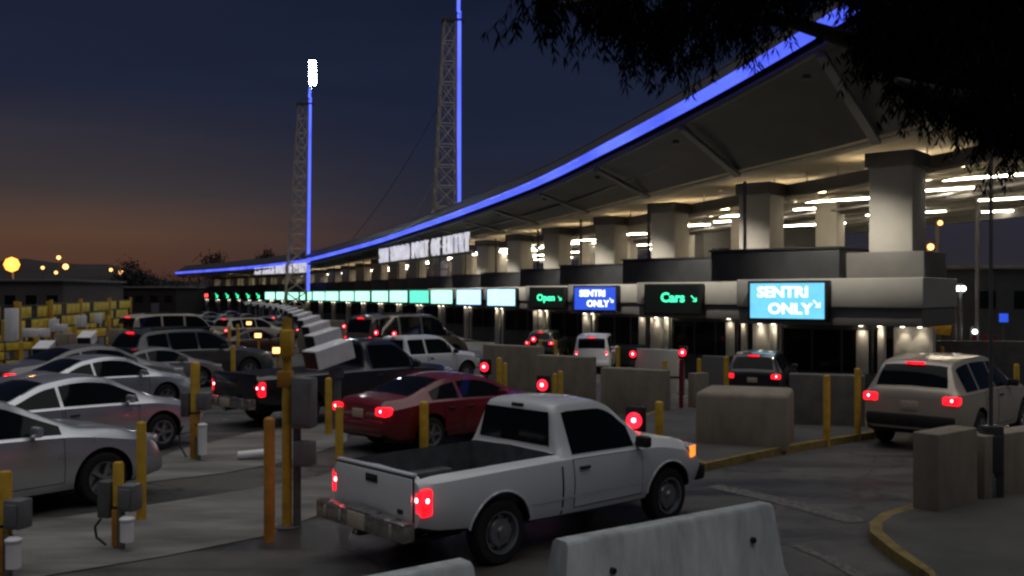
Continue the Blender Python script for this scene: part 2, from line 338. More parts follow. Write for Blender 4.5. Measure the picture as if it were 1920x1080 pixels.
class Body:
    """a car shell: stations along x (forward), rear axle at x=0"""
    def __init__(s, xr, xf, W, top, belt, bot, wroof, R_end=.55, a_end=.12):
        s.xr, s.xf, s.W = xr, xf, W; s.top = pchip(top); s.belt = pchip(belt); s.bot = pchip(bot); s.wroof = wroof; s.Re = R_end; s.a = a_end; s.knots = [p[0] for p in top]
    def sec(s, x):
        zt, zs = s.top(x), s.bot(x); zb = min(s.belt(x), zt-.035)
        e = max(0, 1-(x-s.xr)/s.Re)**2.4+max(0, 1-(s.xf-x)/s.Re)**2.0
        w = s.W*(1-s.a*e)
        g = min(1, max(0, (zt-zb-.04)/.42)); wt = (.86*w)*(1-g)+s.wroof*g; drop = .025+.05*g
        h = zb-zs
        p = [(0, zs), (.84*w, zs), (.945*w, zs+.04), (.975*w, zs+.14*h+.02), (.998*w, zs+.42*h), (w, zs+.6*h), (.985*w, zs+.84*h), (.962*w, zb-.012), (.935*w, zb+.008)]
        y0, z0 = .935*w, zb+.008; z1 = max(zt-drop, z0+.004)
        for t in (.35, .7, 1): p.append((y0+(wt-y0)*t, z0+(z1-z0)*t))
        zt = max(zt, z1+.006)
        p += [(wt*.95, z1+(zt-z1)*.55), (wt*.8, z1+(zt-z1)*.85), (wt*.45, zt), (0, zt+.012)]
        return p
    def side(s, x, z):
        p = s.sec(x)
        for (y0, z0), (y1, z1) in zip(p[2:11], p[3:12]):
            if z0 <= z <= z1 and z1 > z0: return y0+(y1-y0)*(z-z0)/(z1-z0)
        return p[5][0] if z < p[8][1] else p[11][0]
    def topz(s, x, yn):
        p = s.sec(x); wt = p[11][0]; y = abs(yn)*wt
        q = p[11:]
        for (y0, z0), (y1, z1) in zip(q, q[1:]):
            if y1 <= y <= y0: return z0+(z1-z0)*(y-y0)/(y1-y0) if y0 != y1 else z0
        return q[-1][1]
    def stations(s):
        n = int((s.xf-s.xr)/.085); xs = {round(s.xr+(s.xf-s.xr)*i/n, 3) for i in range(n+1)} | {round(k, 3) for k in s.knots if s.xr <= k <= s.xf}
        xs = sorted(xs); out = [xs[0]]
        for x in xs[1:]:
            if x-out[-1] > .012 or x in s.knots: out.append(x)
        return out
    def mesh(s, arches, r_arch, cavity=None, arch_depth=.26):
        bm = bmesh.new(); rings = []
        for x in s.stations():
            p = s.sec(x); ring = [(y, z) for y, z in p]+[(-y, z) for y, z in p[-2:0:-1]]
            rings.append([bm.verts.new((x, y, z)) for y, z in ring])
        n = len(rings[0])
        for a, b in zip(rings, rings[1:]):
            for i in range(n): bm.faces.new((a[i], a[(i+1) % n], b[(i+1) % n], b[i]))
        bm.faces.new(rings[0][::-1]); bm.faces.new(rings[-1])
        bmesh.ops.recalc_face_normals(bm, faces=bm.faces[:])
        me = bpy.data.meshes.new('body'); bm.to_mesh(me); bm.free()
        cb = MB()
        for ax, az in arches:
            for sy in (1, -1):
                cb.cyl((ax, sy*(s.W-arch_depth), az), (ax, sy*(s.W+.3), az), r_arch, n=28)
                cb.box((ax, sy*(s.W+.02-arch_depth/2+.13), az-.25-.25), (2*r_arch*.985, arch_depth+.3-.02, .5))
        bmesh.ops.recalc_face_normals(cb.bm, faces=cb.bm.faces[:])
        if cavity: cb.box(*cavity)
        me = boolean_cut(me, cb.bm)
        for p in me.polygons:
            c = p.center; k = 0
            for ax, az in arches:
                if math.hypot(c.x-ax, c.z-az) < r_arch+.004 and c.z < az+r_arch and abs(c.y) < s.W*.99 and abs(c.y) > s.W-arch_depth-.02 and abs(p.normal.y) < .5 or (math.hypot(c.x-ax, c.z-az) < r_arch and abs(abs(c.y)-(s.W-arch_depth)) < .01): k = 1
            if c.z < s.bot(c.x)+.03: k = 1
            if cavity:
                (cx, cy, cz), (sx, sy_, sz) = cavity[0], cavity[1]
                if abs(c.x-cx) <= sx/2+.003 and abs(c.y) <= sy_/2+.003 and c.z < cz+sz/2 and c.z > cz-sz/2-.01 and s.top(c.x)-c.z > .01: k = 2
            p.material_index = k
        return me
    def side_patch(s, mb, sy, x0, x1, zlo, zhi, off, nx=10, nz=5):
        rows = []
        for j in range(nz+1):
            row = []
            for i in range(nx+1):
                x = x0+(x1-x0)*i/nx; a = zlo(x) if callable(zlo) else zlo; b = zhi(x) if callable(zhi) else zhi
                z = a+(max(b, a+.003)-a)*j/nz; row.append((x, sy*(s.side(x, z)+off), z))
            rows.append(row)
        mb.grid(rows, flip=(sy > 0))
    def top_patch(s, mb, x0, x1, yn, off, nx=8):
        rows = []
        for i in range(nx+1):
            x = x0+(x1-x0)*i/nx; sl = (s.top(x+.02)-s.top(x-.02))/.04; nn = math.hypot(sl, 1); wt = s.sec(x)[11][0]
            rows.append([(x-sl/nn*off, k*wt, s.topz(x, k)+off/nn) for k in (-yn, -.8*yn, -.45, 0, .45, .8*yn, yn)])
        mb.grid(rows)
def wheel_meshes(r, w, style='spoke'):
    q = Matrix.Rotation(R(90), 4, 'X')     # axis -> y
    t = MB(); t.lathe([(r*.62, -w/2+.02), (r*.72, -w/2), (r*.93, -w/2+.01), (r, -w/2+.05), (r, w/2-.05), (r*.93, w/2-.01), (r*.72, w/2), (r*.62, w/2-.02), (r*.6, 0), (r*.62, -w/2+.02)], q, 32)
    tm = t.mesh('tyre')
    k = MB(); k.lathe([(r*.63, w/2-.02), (r*.66, w/2+.004), (r*.6, w/2-.005), (r*.57, w/2-.05), (r*.5, w/2-.09), (0, w/2-.09)], q, 32)
    if style == 'spoke':
        for i in range(5):
            a = 2*math.pi*i/5; c = Vector((math.cos(a)*r*.34, 0, math.sin(a)*r*.34))
            k.box((c.x, -(w/2-.035), c.z), (r*.56, .05, r*.17), .012, ry=-a)
        k.cyl((0, -w/2+.09, 0), (0, -w/2+.0, 0), r*.16, r*.12, 16)
    else:
        k.lathe([(r*.45, w/2-.05), (r*.4, w/2-.02), (r*.2, w/2-.015), (r*.16, w/2+.02), (0, w/2+.03)], q, 24)
        for i in range(8):
            a = 2*math.pi*i/8; k.cyl((math.cos(a)*r*.47, -w/2+.1, math.sin(a)*r*.47), (math.cos(a)*r*.47, -w/2+.055, math.sin(a)*r*.47), r*.06, n=8)
    return tm, k.mesh('rim')
WHEELS = {}
def wheels(root, axles, track, r, w=.22, style='spoke'):
    key = (r, w, style)
    if key not in WHEELS:
        tm, km = wheel_meshes(r, w, style); tm.materials.append(M['rubber']); km.materials.append(M['rim'])
        for me in (tm, km):
            for p in me.polygons: p.use_smooth = True
            me.set_sharp_from_angle(angle=R(40))
        WHEELS[key] = (tm, km)
    tm, km = WHEELS[key]
    for ax in axles:
        for sy in (1, -1):
            o = bpy.data.objects.new('wheel', tm); C.objects.link(o); o.parent = root; o.location = (ax, sy*(track), r)
            o.rotation_euler = (0, 0, math.pi if sy > 0 else 0)
            k = bpy.data.objects.new('rim', km); C.objects.link(k); k.parent = o
def finish(root, me, paintm, extra=()):
    return link('body', me, [M[paintm], M['plastic'], M['bed']], root, 32)
def side_windows(b, root, spans, lo=.03, hi=.045):
    for sy in (1, -1):
        for x0, x1 in spans:
            mb = MB(); b.side_patch(mb, sy, x0, x1, lambda x: min(b.belt(x), b.top(x)-.035)+lo, lambda x: b.sec(x)[11][1]-hi, .005, 12, 4); mb.build('side_window', M['glass'], root, 60)
def doors(b, root, spans, zlo, paintm, hz=None):
    for sy in (1, -1):
        for x0, x1 in spans:
            mb = MB(); mb.mi = 1; b.side_patch(mb, sy, x0-.012, x1+.012, zlo-.012, lambda x: min(b.belt(x), b.top(x)-.035)-.012, .003)
            mb.mi = 0; b.side_patch(mb, sy, x0, x1, zlo, lambda x: min(b.belt(x), b.top(x)-.035)-.02, .006)
            d = mb.build('door', [M[paintm], M['black']], root, 60)
            if hz:
                hx = x0+.16; MB().box((hx, sy*(b.side(hx, hz)+.02), hz), (.17, .035, .035), .012).build('door_handle', M['plastic'], d)
def mirrors(b, root, x, z, m):
    for sy in (1, -1):
        mb = MB(); mb.box((x, sy*(b.side(x, z)+.13), z+.05), (.11, .2, .14), .035).box((x+.02, sy*(b.side(x, z)+.02), z+.0), (.06, .1, .05), .015)
        mb.build('mirror', M[m], root)
def taillight(root, x, y, z, size, on=True, core=1):
    t = MB().box((x, y, z), size, min(size)*.28).build('taillight', M['tail' if on else 'tail_off'], root)
    if on:
        k = MB()
        sg = 1 if y > 0 else -1
        sp = [(x-size[0]/2+.01, y+sg*size[1]*.1)] if core == 1 else [(x-size[0]/2+.008, y-sg*.02), (x-size[0]*.06, y+sg*(size[1]/2-.008))]
        for bx, by in sp: k.lathe([(0, -.028), (.016, -.02), (.022, 0), (.016, .02), (0, .028)], Matrix.Translation((bx, by, z+size[2]*.1)), 12)
        k.build('bulb', M['tail_core'], t)
def box_part(name, c, size, m, root, bev=.02, **k): return MB().box(c, size, bev, **k).build(name, M[m], root)
def place(root, alpha, ref, px, D, dz=0):
    a = R(alpha); p = gx(px, D); x = p.x-(ref[0]*math.cos(a)-ref[1]*math.sin(a)); y = p.y-(ref[0]*math.sin(a)+ref[1]*math.cos(a))
    h = gz(y+1.4*math.sin(a)); root.location = (x, y, h+dz); root.rotation_euler = (0, 0, a)
def car(kind, label, cat, col, alpha, ref, px, D, rear_on=True, name=None, third=True, scale=1, plate='plate', group=None, head=None):
    root = thing(name or kind, label, cat, group=group)
    if kind == 'sedan':
        b = Body(-1.02, 3.72, .90, [(-1.02, .72), (-.97, .92), (-.8, 1.02), (-.3, 1.07), (-.1, 1.11), (.65, 1.40), (1.25, 1.47), (1.75, 1.42), (2.15, 1.24), (2.62, 1.03), (3.2, .90), (3.55, .76), (3.72, .58)],
                 [(-1.02, .86), (.2, .95), (2.5, .90), (3.7, .66)], [(-1.02, .36), (-.7, .22), (3.2, .20), (3.72, .27)], .60)
        ax, r, sp, win = (0, 2.74), .33, [(0.02, .78), (.84, 2.28)], (2.02, 2.60); rear = (-.02, .62)
    elif kind == 'coupe':
        b = Body(-1.05, 3.45, .88, [(-1.05, .66), (-1.0, .90), (-.85, 1.0), (-.45, 1.04), (.5, 1.32), (1.05, 1.37), (1.5, 1.32), (1.95, 1.14), (2.4, .97), (3.0, .85), (3.3, .72), (3.45, .56)],
                 [(-1.05, .82), (.1, .92), (2.3, .86), (3.4, .62)], [(-1.05, .36), (-.7, .24), (3.0, .20), (3.45, .26)], .56)
        ax, r, sp, win = (0, 2.55), .32, [(.05, .72), (.80, 2.0)], (1.75, 2.34); rear = (-.40, .42)
    elif kind == 'suv':
        b = Body(-1.0, 3.75, .96, [(-1.0, .98), (-.97, 1.10), (-.93, 1.16), (-.68, 1.58), (-.5, 1.68), (.3, 1.74), (1.2, 1.72), (1.65, 1.62), (2.1, 1.36), (2.5, 1.14), (3.2, 1.04), (3.6, .90), (3.75, .70)],
                 [(-1.0, 1.10), (.3, 1.10), (2.3, 1.05), (3.7, .80)], [(-1.0, .42), (-.7, .30), (3.2, .26), (3.75, .34)], .66, .6, .13)
        ax, r, sp, win = (0, 2.75), .37, [(-.6, .02), (.10, .98), (1.05, 2.05)], (1.75, 2.44); rear = (-.90, -.66)
    elif kind == 'van':
        b = Body(-1.0, 3.85, .97, [(-1.0, 1.0), (-.97, 1.2), (-.85, 1.75), (-.6, 1.93), (.5, 2.0), (2.0, 1.96), (2.4, 1.80), (2.9, 1.30), (3.2, 1.15), (3.6, .98), (3.85, .66)],
                 [(-1.0, 1.12), (3.0, 1.08), (3.8, .75)], [(-1.0, .42), (-.7, .30), (3.4, .28), (3.85, .34)], .76, .5, .1)
        ax, r, sp, win = (0, 3.0), .35, [(-.7, .3), (.4, 1.4), (1.5, 2.7)], (2.38, 3.0); rear = (-.95, -.80)
    elif kind == 'tourer':
        b = Body(-1.1, 3.98, .96, [(-1.1, .95), (-1.05, 1.12), (-.9, 1.35), (-.55, 1.58), (.3, 1.66), (1.2, 1.65), (1.7, 1.55), (2.3, 1.28), (2.75, 1.10), (3.3, 1.03), (3.65, .93), (3.9, .74), (3.98, .58)],
                 [(-1.1, 1.06), (1.0, 1.04), (2.4, 1.00), (3.9, .78)], [(-1.1, .4), (-.7, .28), (3.5, .24), (3.98, .30)], .66, .6, .14)
        ax, r, sp, win = (0, 3.0), .36, [(-.6, .2), (.28, 1.1), (1.16, 2.42)], (2.0, 2.72); rear = (-.88, -.6)
    for i in range(1): me = b.mesh([(a, r) for a in ax], r+.075)
    finish(root, me, col)
    side_windows(b, root, sp)
    mb = MB(); b.top_patch(mb, win[0], win[1], .9, .006); mb.build('windshield', M['glass'], root, 60)
    mb = MB(); b.top_patch(mb, rear[0], rear[1], .88, .006); mb.build('rear_window', M['glass'], root, 60)
    ds = [(max(x0, .32), x1) for x0, x1 in sp if x1-max(x0, .32) > .3]
    doors(b, root, [(x0, min(x1, ax[1]-.5)) for x0, x1 in ds], b.bot(1)+.14, col, b.belt(1)-.13)
    wheels(root, ax, b.W-.115, r)
    mirrors(b, root, win[0]+.02 if kind != 'van' else 2.75, b.belt(2)+.05, col if kind != 'suv' else 'plastic')
    zt = b.top(b.xr+.06)-.12
    tall = kind in ('suv', 'van', 'tourer')
    zl = (.98 if tall else .80)
    for sy in (1, -1):
        taillight(root, b.xr+.09, sy*b.W*.76, zl, (.22, .30, .17) if kind != 'van' else (.16, .16, .4), rear_on, 1)
        hz = b.top(b.xf-.25)-.10
        MB().box((b.xf-.25, sy*b.W*.76, hz), (.38, .26, .15), .05, rz=-sy*.35).build('headlight', M[head or 'head'], root)
    zb = b.bot(b.xr)+.16
    box_part('rear_bumper', (b.xr+.06, 0, zb), (.2, b.W*1.70, .24), col if kind != 'suv' else 'plastic', root, .05)
    box_part('number_plate', (b.xr-.006, 0, .74 if not tall else .86), (.02, .32, .16), plate, root, .005)
    box_part('front_bumper', (b.xf-.10, 0, b.bot(b.xf)+.1), (.22, b.W*1.66, .2), 'plastic' if kind in ('suv',) else col, root, .05)
    box_part('grille', (b.xf-.02, 0, b.bot(b.xf)+.26), (.06, b.W*.9, .12), 'plastic', root, .02)
    if third and rear_on and tall:
        t = box_part('brake_lamp', (rear[1]-.03, 0, b.topz(rear[1], 0)+.02), (.06, .34, .05), 'tail', root, .012)
    if kind in ('suv', 'van') and col not in ('paint_silver_warm_lit', 'paint_black', 'paint_white'):
        for sy in (1, -1):
            box_part('roof_rail', (.6, sy*b.wroof*.93, b.top(.6)+.0), (2.0, .04, .05), 'plastic', root, .012)
    root.scale = (scale,)*3 if scale != 1 else (1, 1, 1)
    place(root, alpha, ref, px, D); root.rotation_euler.z = R(alpha)
    return root, b
def pickup(label, col, alpha, ref, px, D, crew=False, detail=True, big=1.0, bumper='chrome', rear_on=True, amber=False, rimstyle='steel', head='head', bedx=0):
    root = thing('pickup_truck', label, 'pickup truck')
    e = .75 if crew else 0
    e0 = e; cb = .95+bedx                             # back of the cab
    wbs = 2.83+e+bedx; e = e0
    top = [(-1.06, 1.06), (-1.03, 1.075), (.3, 1.085), (cb-.03, 1.09), (cb, 1.2), (cb+.045, 1.52), (cb+.10, 1.61), (cb+.25, 1.645), (cb+.75+e, 1.64), (cb+1.0+e, 1.57), (cb+1.30+e, 1.34), (cb+1.56+e, 1.13), (cb+1.75+e, 1.09), (3.2+e+bedx, 1.03), (3.42+e+bedx, .93), (3.52+e+bedx, .72)]
    X = 3.52+e+bedx
    b = Body(-1.06, X, .87, top, [(-1.06, .99), (cb, 1.02), (X-1.02, 1.0), (X-.02, .84)], [(-1.06, .52), (-.8, .46), (.6, .36), (X-1.22, .34), (X-.32, .38), (X, .46)], .60, .45, .06)
    r = .35
    cav = ((( -.99+cb-.06)/2, 0, .62+.4), (cb-.06+.99, 1.46, .8))
    me = b.mesh([(0, r), (wbs, r)], r+.085, cav)
    finish(root, me, col)
    # tailgate, a panel of its own with its recess and handle
    tg = MB(); tg.mi = 1; tg.box((-1.064, 0, .80), (.02, 1.45, .50), .004); tg.mi = 0; tg.box((-1.072, 0, .80), (.03, 1.425, .475), .012)
    tg.box((-1.045, 0, 1.072), (.075, 1.42, .03), .012)
    t = tg.build('tailgate', [M[col], M['black']], root)
    MB().box((-1.09, 0, .955), (.012, .22, .085), .004).box((-1.095, 0, .955), (.02, .15, .03), .006).build('handle', M['plastic'], t)
    box_part('lock_badge', (-1.09, -.52, .68), (.008, .10, .05), 'plastic', t, .003)
    for sy in (1, -1):
        taillight(root, -.985, sy*.785, .80, (.15, .15, .29), rear_on, 2)
        # wheel wells in the bed
        MB().box((0, sy*.66, .70), (.95, .2, .2), .04).build('wheel_well', M['bed'], root)
    bp = MB(); bp.box((-1.20, 0, .53), (.16, 1.66, .2), .03).box((-1.20, 0, .635), (.15, .5, .014)).box((-1.06, .55, .50), (.2, .06, .08)).box((-1.06, -.55, .50), (.2, .06, .08))
    bpo = bp.build('rear_bumper', M[bumper], root)
    box_part('number_plate', (-1.285, .0, .535), (.012, .32, .165), 'plate', bpo, .004)
    for sy in (.62, -.62, .32): box_part('bumper_reflector', (-1.283, sy, .535), (.01, .035, .12), 'plate', bpo, .003)
    hb = MB(); hb.box((-1.14, 0, .40), (.24, .06, .06), .01).cyl((-1.24, 0, .43), (-1.24, 0, .48), .015).lathe([(0, .05), (.02, .045), (.027, .025), (.02, .005), (0, 0)], Matrix.Translation((-1.24, 0, .47)), 12)
    hb.tube([(-1.2, .1, .45), (-1.25, .12, .38), (-1.22, .05, .36)], .008, 6).build('tow_hitch', M['plastic'], root)
    MB().cyl((-.9, -.5, .34), (-.3, -.5, .36), .035, n=12).box((1.0, 0, .36), (3.0, .7, .14), .02).cyl((0, -.7, .35), (0, .7, .35), .05).build('underbody', M['plastic'], root)
    # glass
    mb = MB(); yb = .55
    rows = [[(cb-.022+(z-1.14)*.14, k*(.62-(z-1.14)*.16), z) for k in (-1, -.5, 0, .5, 1)] for z in (1.15, 1.3, 1.45, 1.53)]
    mb.grid(rows); w = mb.build('rear_window', M['glass'], root, 60)
    box_part('brake_lamp', (cb+.058, 0, 1.575), (.03, .20, .035), 'plastic', root, .008)
    spans = [(cb+.17, cb+1.26+e)] if not crew else [(cb+.14, cb+.80), (cb+.88, cb+1.25+e)]
    side_windows(b, root, spans, .035, .04)
    mb = MB(); b.top_patch(mb, cb+.98+e, cb+1.54+e, .9, .006); mb.build('windshield', M['glass'], root, 60)
    doors(b, root, [(cb+.16, cb+1.34)] if not crew else [(cb+.1, cb+.84), (cb+.87, cb+1.38+e)], .46, col, .90)
    # bed to cab gap
    for sy in (1, -1):
        mb = MB(); b.side_patch(mb, sy, cb-.045, cb-.018, .40, 1.03, .004, 1, 6); mb.build('bed_gap', M['black'], root, 60)
        mb = MB(); b.side_patch(mb, sy, .45, wbs-.44, .575, .60, .008, 14, 1); mb.build('side_moulding', M[col], root, 60)
    mirrors(b, root, cb+1.30+e, 1.05, 'plastic')
    for sy in (1, -1):
        h = MB().box((X-.16, sy*.70, .86), (.30, .26, .17), .05, rz=-sy*.2).build('headlight', M[head], root)
        if amber: MB().box((X-.175, sy*.825, .855), (.16, .04, .15), .015, rz=-sy*.32).build('marker_light', M['amber'], root)
    box_part('front_bumper', (X+.01, 0, .56), (.2, 1.68, .22), 'plastic', root, .06)
    box_part('grille', (X-.02, 0, .84), (.07, .95, .2), 'plastic', root, .03)
    # arch lips
    for ax in (0, wbs):
        for sy in (1, -1):
            pts = [(ax+math.cos(a)*(r+.092), sy*(b.side(ax+math.cos(a)*(r+.092), max(.5, r+math.sin(a)*(r+.092)))+.002), r+math.sin(a)*(r+.092)) for a in [R(12+156*i/16) for i in range(17)]]
            MB().tube(pts, .014, 6).build('arch_lip', M[col], root, 60)
    wheels(root, (0, wbs), .87-.115, r, .22, rimstyle)
    root.scale = (big,)*3
    place(root, alpha, (ref[0]*big, ref[1]*big), px, D)
    return root

# nearest first
pickup('white regular cab pickup with empty bed, nearest vehicle, behind the white concrete barrier', 'paint_white', 42, (0, -.83), 938, 10.3, amber=True)
car('tourer', 'large silver car cut off by the left edge, front wheel behind yellow bollards', 'car', 'paint_silver', 54, (3.0, -.86), 190, 13.3, name='silver_car')
car('sedan', 'silver saloon with dark windows in the second lane from the left foreground', 'car', 'paint_silver', 55, (2.74, -.8), 300, 18.0, name='sedan')
car('sedan', 'pale silver saloon beyond the nearer saloon, nose behind an equipment post', 'car', 'paint_silver', 54, (3.72, -.5), 356, 26, name='sedan')
car('coupe', 'dark red coupe with brake lights on, behind the white pickup bed', 'car', 'paint_red', 45, (-1.05, -.75), 718, 17.1, name='coupe')
pickup('black full size pickup with chrome bumper and glowing tail lights, beyond the red coupe', 'paint_black', 48, (-1.06, -.87), 488, 20.6, big=1.14, rimstyle='spoke', bedx=.6)
car('suv', 'silver sport utility car with high brake lamp leaving on the far right', 'suv', 'paint_silver_warm_lit', 47, (-1.0, -.85), 1795, 17.2, name='suv')
car('suv', 'dark green grey sport utility car behind the pale saloon', 'suv', 'paint_dark', 52, (-1.0, -.9), 262, 33, scale=1.22, name='suv')
pickup('white crew cab pickup beyond the black pickup, bed hidden', 'paint_white', 46, (3.58, -.75), 872, 36.5, crew=True, big=1.1, rear_on=True)
car('suv', 'black sport utility car between the concrete block and the yellow bollards', 'suv', 'paint_black', 67, (-1.0, -.96), 1476, 26.2, name='suv', scale=.86)
car('van', 'white van with red roof lamp waiting at the booths under the blue sign', 'van', 'paint_white', 80, (-1.0, -.97), 1150, 42, name='van', scale=.88)
car('suv', 'dark car with brake lamps under the small green lettered sign', 'suv', 'paint_black', 74, (-1.0, -.9), 1040, 52, name='suv', scale=.9)
car('sedan', 'dark car with lit tail lamp at the left edge behind the nearer saloon', 'car', 'paint_grey', 52, (-1.02, -.8), 22, 25.5, name='sedan', scale=1.12)
car('sedan', 'dark car with flaring brake lamp behind the pale silver saloon', 'car', 'paint_grey', 50, (-1.02, -.8), 180, 31, name='sedan')
car('van', 'tall dark brown van beyond the white crew cab pickup', 'van', 'paint_brown', 46, (-1.0, -.9), 700, 46, name='van', scale=1.3)
car('van', 'long beige shuttle van with pale roof in the far left lanes', 'van', 'paint_beige', 50, (-1.0, -.9), 256, 52, name='van', scale=1.25)
car('suv', 'grey estate car just in front of the beige shuttle van', 'suv', 'paint_grey', 50, (-1.0, -.9), 278, 43, name='suv', scale=1.1)
car('suv', 'beige sport utility car in the far lanes below the green arrows', 'suv', 'paint_beige', 50, (-1.0, -.9), 428, 64, name='suv', scale=1.15)
car('sedan', 'dark maroon car with red lamps in front of the beige utility car', 'car', 'paint_maroon', 52, (-1.02, -.8), 412, 52, name='sedan', scale=1.1)
car('sedan', 'pale car nosing out beside the white scanner hoods', 'car', 'paint_silver', 50, (3.7, -.6), 500, 41, name='sedan')
car('sedan', 'dark car with small red lamps far down the lanes under the pale signs', 'car', 'paint_grey', 55, (-1.0, -.8), 560, 74, name='sedan')

far0 = [o for o in bpy.data.objects if o.get('label', '').startswith('dark car with small red lamps')][0]
for k, (px, D, a) in enumerate(((392, 88, 55), (352, 78, 52), (326, 92, 54), (440, 104, 56), (470, 90, 52), (300, 104, 55), (516, 112, 58), (415, 122, 58), (372, 116, 56))):
    o = copy_tree(far0); p = gx(px, D); o.location = p; o.rotation_euler = (0, 0, R(a)); o['label'] = 'tiny distant car with red tail lamps in the far queue'; o['group'] = 'tiny cars in the far queue'
# ------------------------------------------------------------------ inspection booths, signs, canopy
PHI = R(40); H = Vector((math.sin(PHI), math.cos(PHI), 0)); U = Vector((math.cos(PHI), -math.sin(PHI), 0))
SIGN = [(1478, 30), (1263, 38.5), (1118, 47), (1028, 55.5), (942, 64.5), (881, 72), (830, 79.5), (788, 86.5), (749, 93.5), (714, 100.5), (681, 107), (652, 113.5), (624, 120), (599.5, 126), (575, 132), (551, 138), (529, 144), (507.5, 150),
        (485, 156), (466, 162), (446, 168), (427, 174), (407.5, 180), (386, 186), (366, 192)]
SP = [Vector(((px-CX)*D/F, D, 0)) for px, D in SIGN]
def spot(name, loc, power, col, ang, parent, target=(0, 0, -1), size=.08):
    l = bpy.data.lights.new(name, 'SPOT'); l.energy = power; l.color = col; l.spot_size = R(ang); l.spot_blend = .7; l.shadow_soft_size = size
    o = bpy.data.objects.new(name, l); C.objects.link(o); o.location = loc; o.rotation_euler = Vector(target).to_track_quat('-Z', 'Y').to_euler(); o.parent = parent
near_lab = ['inspection booth at the right end under the big cyan sign', 'inspection booth under the green lettered sign with the diagonal arrow', 'inspection booth under the deep blue sign', 'inspection booth under the small green lettered sign', 'inspection booth under the pale blue sign']
booth_names = []
def make_booth(near):
    root = thing('inspection_booth', 'x', 'booth')
    zf = 2.5                                   # underside of the fascia box above local ground
    f = MB(); f.box((1.22, 1.7, zf+.56+.44), (5.85, 3.4, .88), .02).build('fascia', M['fascia'], root)
    f = MB(); f.box((1.22, 1.74, zf+.28), (5.75, 3.3, .555), .01).build('lower_band', M['band'], root)
    b = MB(); b.box((.9, 1.9, .5), (3.0, 1.9, 1.0), .02); b.box((.9, 1.9, zf-.08), (3.0, 1.9, .16), .01)
    for x in (-.55, .45, 1.4, 2.35): b.box((x, .98, 1.7), (.07, .07, 1.45)); b.box((x, 2.82, 1.7), (.07, .07, 1.45))
    b.build('booth_cabin', M['booth_dark'], root)
    for (c, s) in (((.9, 1.0, 1.71), (2.85, .02, 1.4)), ((.9, 2.8, 1.71), (2.85, .02, 1.4)), ((-.57, 1.9, 1.71), (.02, 1.76, 1.4)), ((2.37, 1.9, 1.71), (.02, 1.76, 1.4))):
        MB().box(c, s).build('window', M['glass'], root)
    MB().box((3.55, 1.16, zf/2-.02), (1.15, .22, zf-.04), .01).build('side_wall', M['booth_wall'], root)
    for x, pw in ((-1.3, .42), (-.82, .16), (2.05, .38), (2.62, .2)):
        p = MB(); p.box((x, 1.06, zf/2), (pw, .2, zf-.01), .015).build('pillar', M['booth_wall'], root)
    MB().box((-1.3, 3.4, zf+1.44+.5), (4.6, 3.2, 1.0), .03).box((-1.3, 3.4, zf+2.48), (4.7, 3.3, .06)).build('roof_plant', M['booth_dark'], root)
    MB().box((2.45, 2.9, zf+1.44+.42), (2.4, 2.3, .84), .02).build('column_plinth', M['band'], root)
    MB().cyl((-2.5, 2.2, zf+1.44), (-2.5, 2.2, zf+4.9), .06, n=8).build('conduit', M['steel'], root)
    if near:
        for x in (-1.3, -.82, 2.05, 2.62, 3.3, 3.8):
            d = MB(); d.cyl((x, .85, zf-.03), (x, .85, zf-.001), .06, n=12).build('downlight', M['down'], root)
            if near > 1: spot('downlight_lamp', (x, .84, zf-.06), 11.0, (1, .84, .62), 76, root, (0, .42, -1))
    return root
bn = make_booth(2); bf = make_booth(1)
used = [False, False]
for i, p in enumerate(SP):
    k = 0 if i < 5 else 1; proto = (bn, bf)[k]
    if used[k]: o = copy_tree(proto)
    else: o = proto; used[k] = True
    o.location = (p.x, p.y+.25, gz(p.y)); o.rotation_euler = (0, 0, -PHI)
    dz = -.12 if False else (2.13-.18-gz(p.y)-2.5)      # all fascias level
    o.location.z += dz if i else dz
    o['group'] = 'inspection booths in a long curving row'
    if i < 5: o['label'] = near_lab[i]
    elif i < 18: o['label'] = 'small distant inspection booth below the run of glowing pale screens'
    elif i < 23: o['label'] = 'far inspection booth below a tiny green arrow'
    else: o['label'] = 'farthest inspection booth below a red lamp sign'
def text_mesh(body, size, m, parent, loc, extrude=.01, name='lettering', rot=(R(90), 0, 0), sx=1, bold=0):
    cu = bpy.data.curves.new('t', 'FONT'); cu.body = body; cu.size = size; cu.align_x = 'CENTER'; cu.align_y = 'CENTER'; cu.extrude = extrude; cu.offset = bold; cu.resolution_u = 3; cu.space_line = .9; cu.space_character = 1.18 if extrude > .1 else 1
    o = bpy.data.objects.new('t', cu); C.objects.link(o); dg = bpy.context.evaluated_depsgraph_get(); dg.update()
    me = bpy.data.meshes.new_from_object(o.evaluated_get(dg)); bpy.data.objects.remove(o)
    me.transform(Matrix.Diagonal((sx, 1, 1, 1)))
    q = link(name, me, M[m], parent); q.location = loc; q.rotation_euler = rot; return q
for n, c, s in (('scr_cyan', (.17, .62, .92), 1.05), ('scr_blue', (.025, .09, .72), .95), ('scr_pale', (.45, .75, 1), 1.5), ('scr_green', (.42, 1, .74), 1.5), ('scr_teal', (.12, .75, .52), 1.3)): M[n] = glow(n, c, s, (.02, .02, .02), .08, 3)
M['led_white'] = glow('led_white', (.9, 1, 1), 1.7); M['led_green'] = glow('led_green', (.05, 1, .42), 1.8); M['led_red'] = glow('led_red', (1, .05, .05), 3.2); M['led_off'] = mat('led_panel_off', (.006, .010, .009), .5, 0, .2, 40)
M['led_soft'] = glow('led_soft', (.42, .50, .95), 1.0)
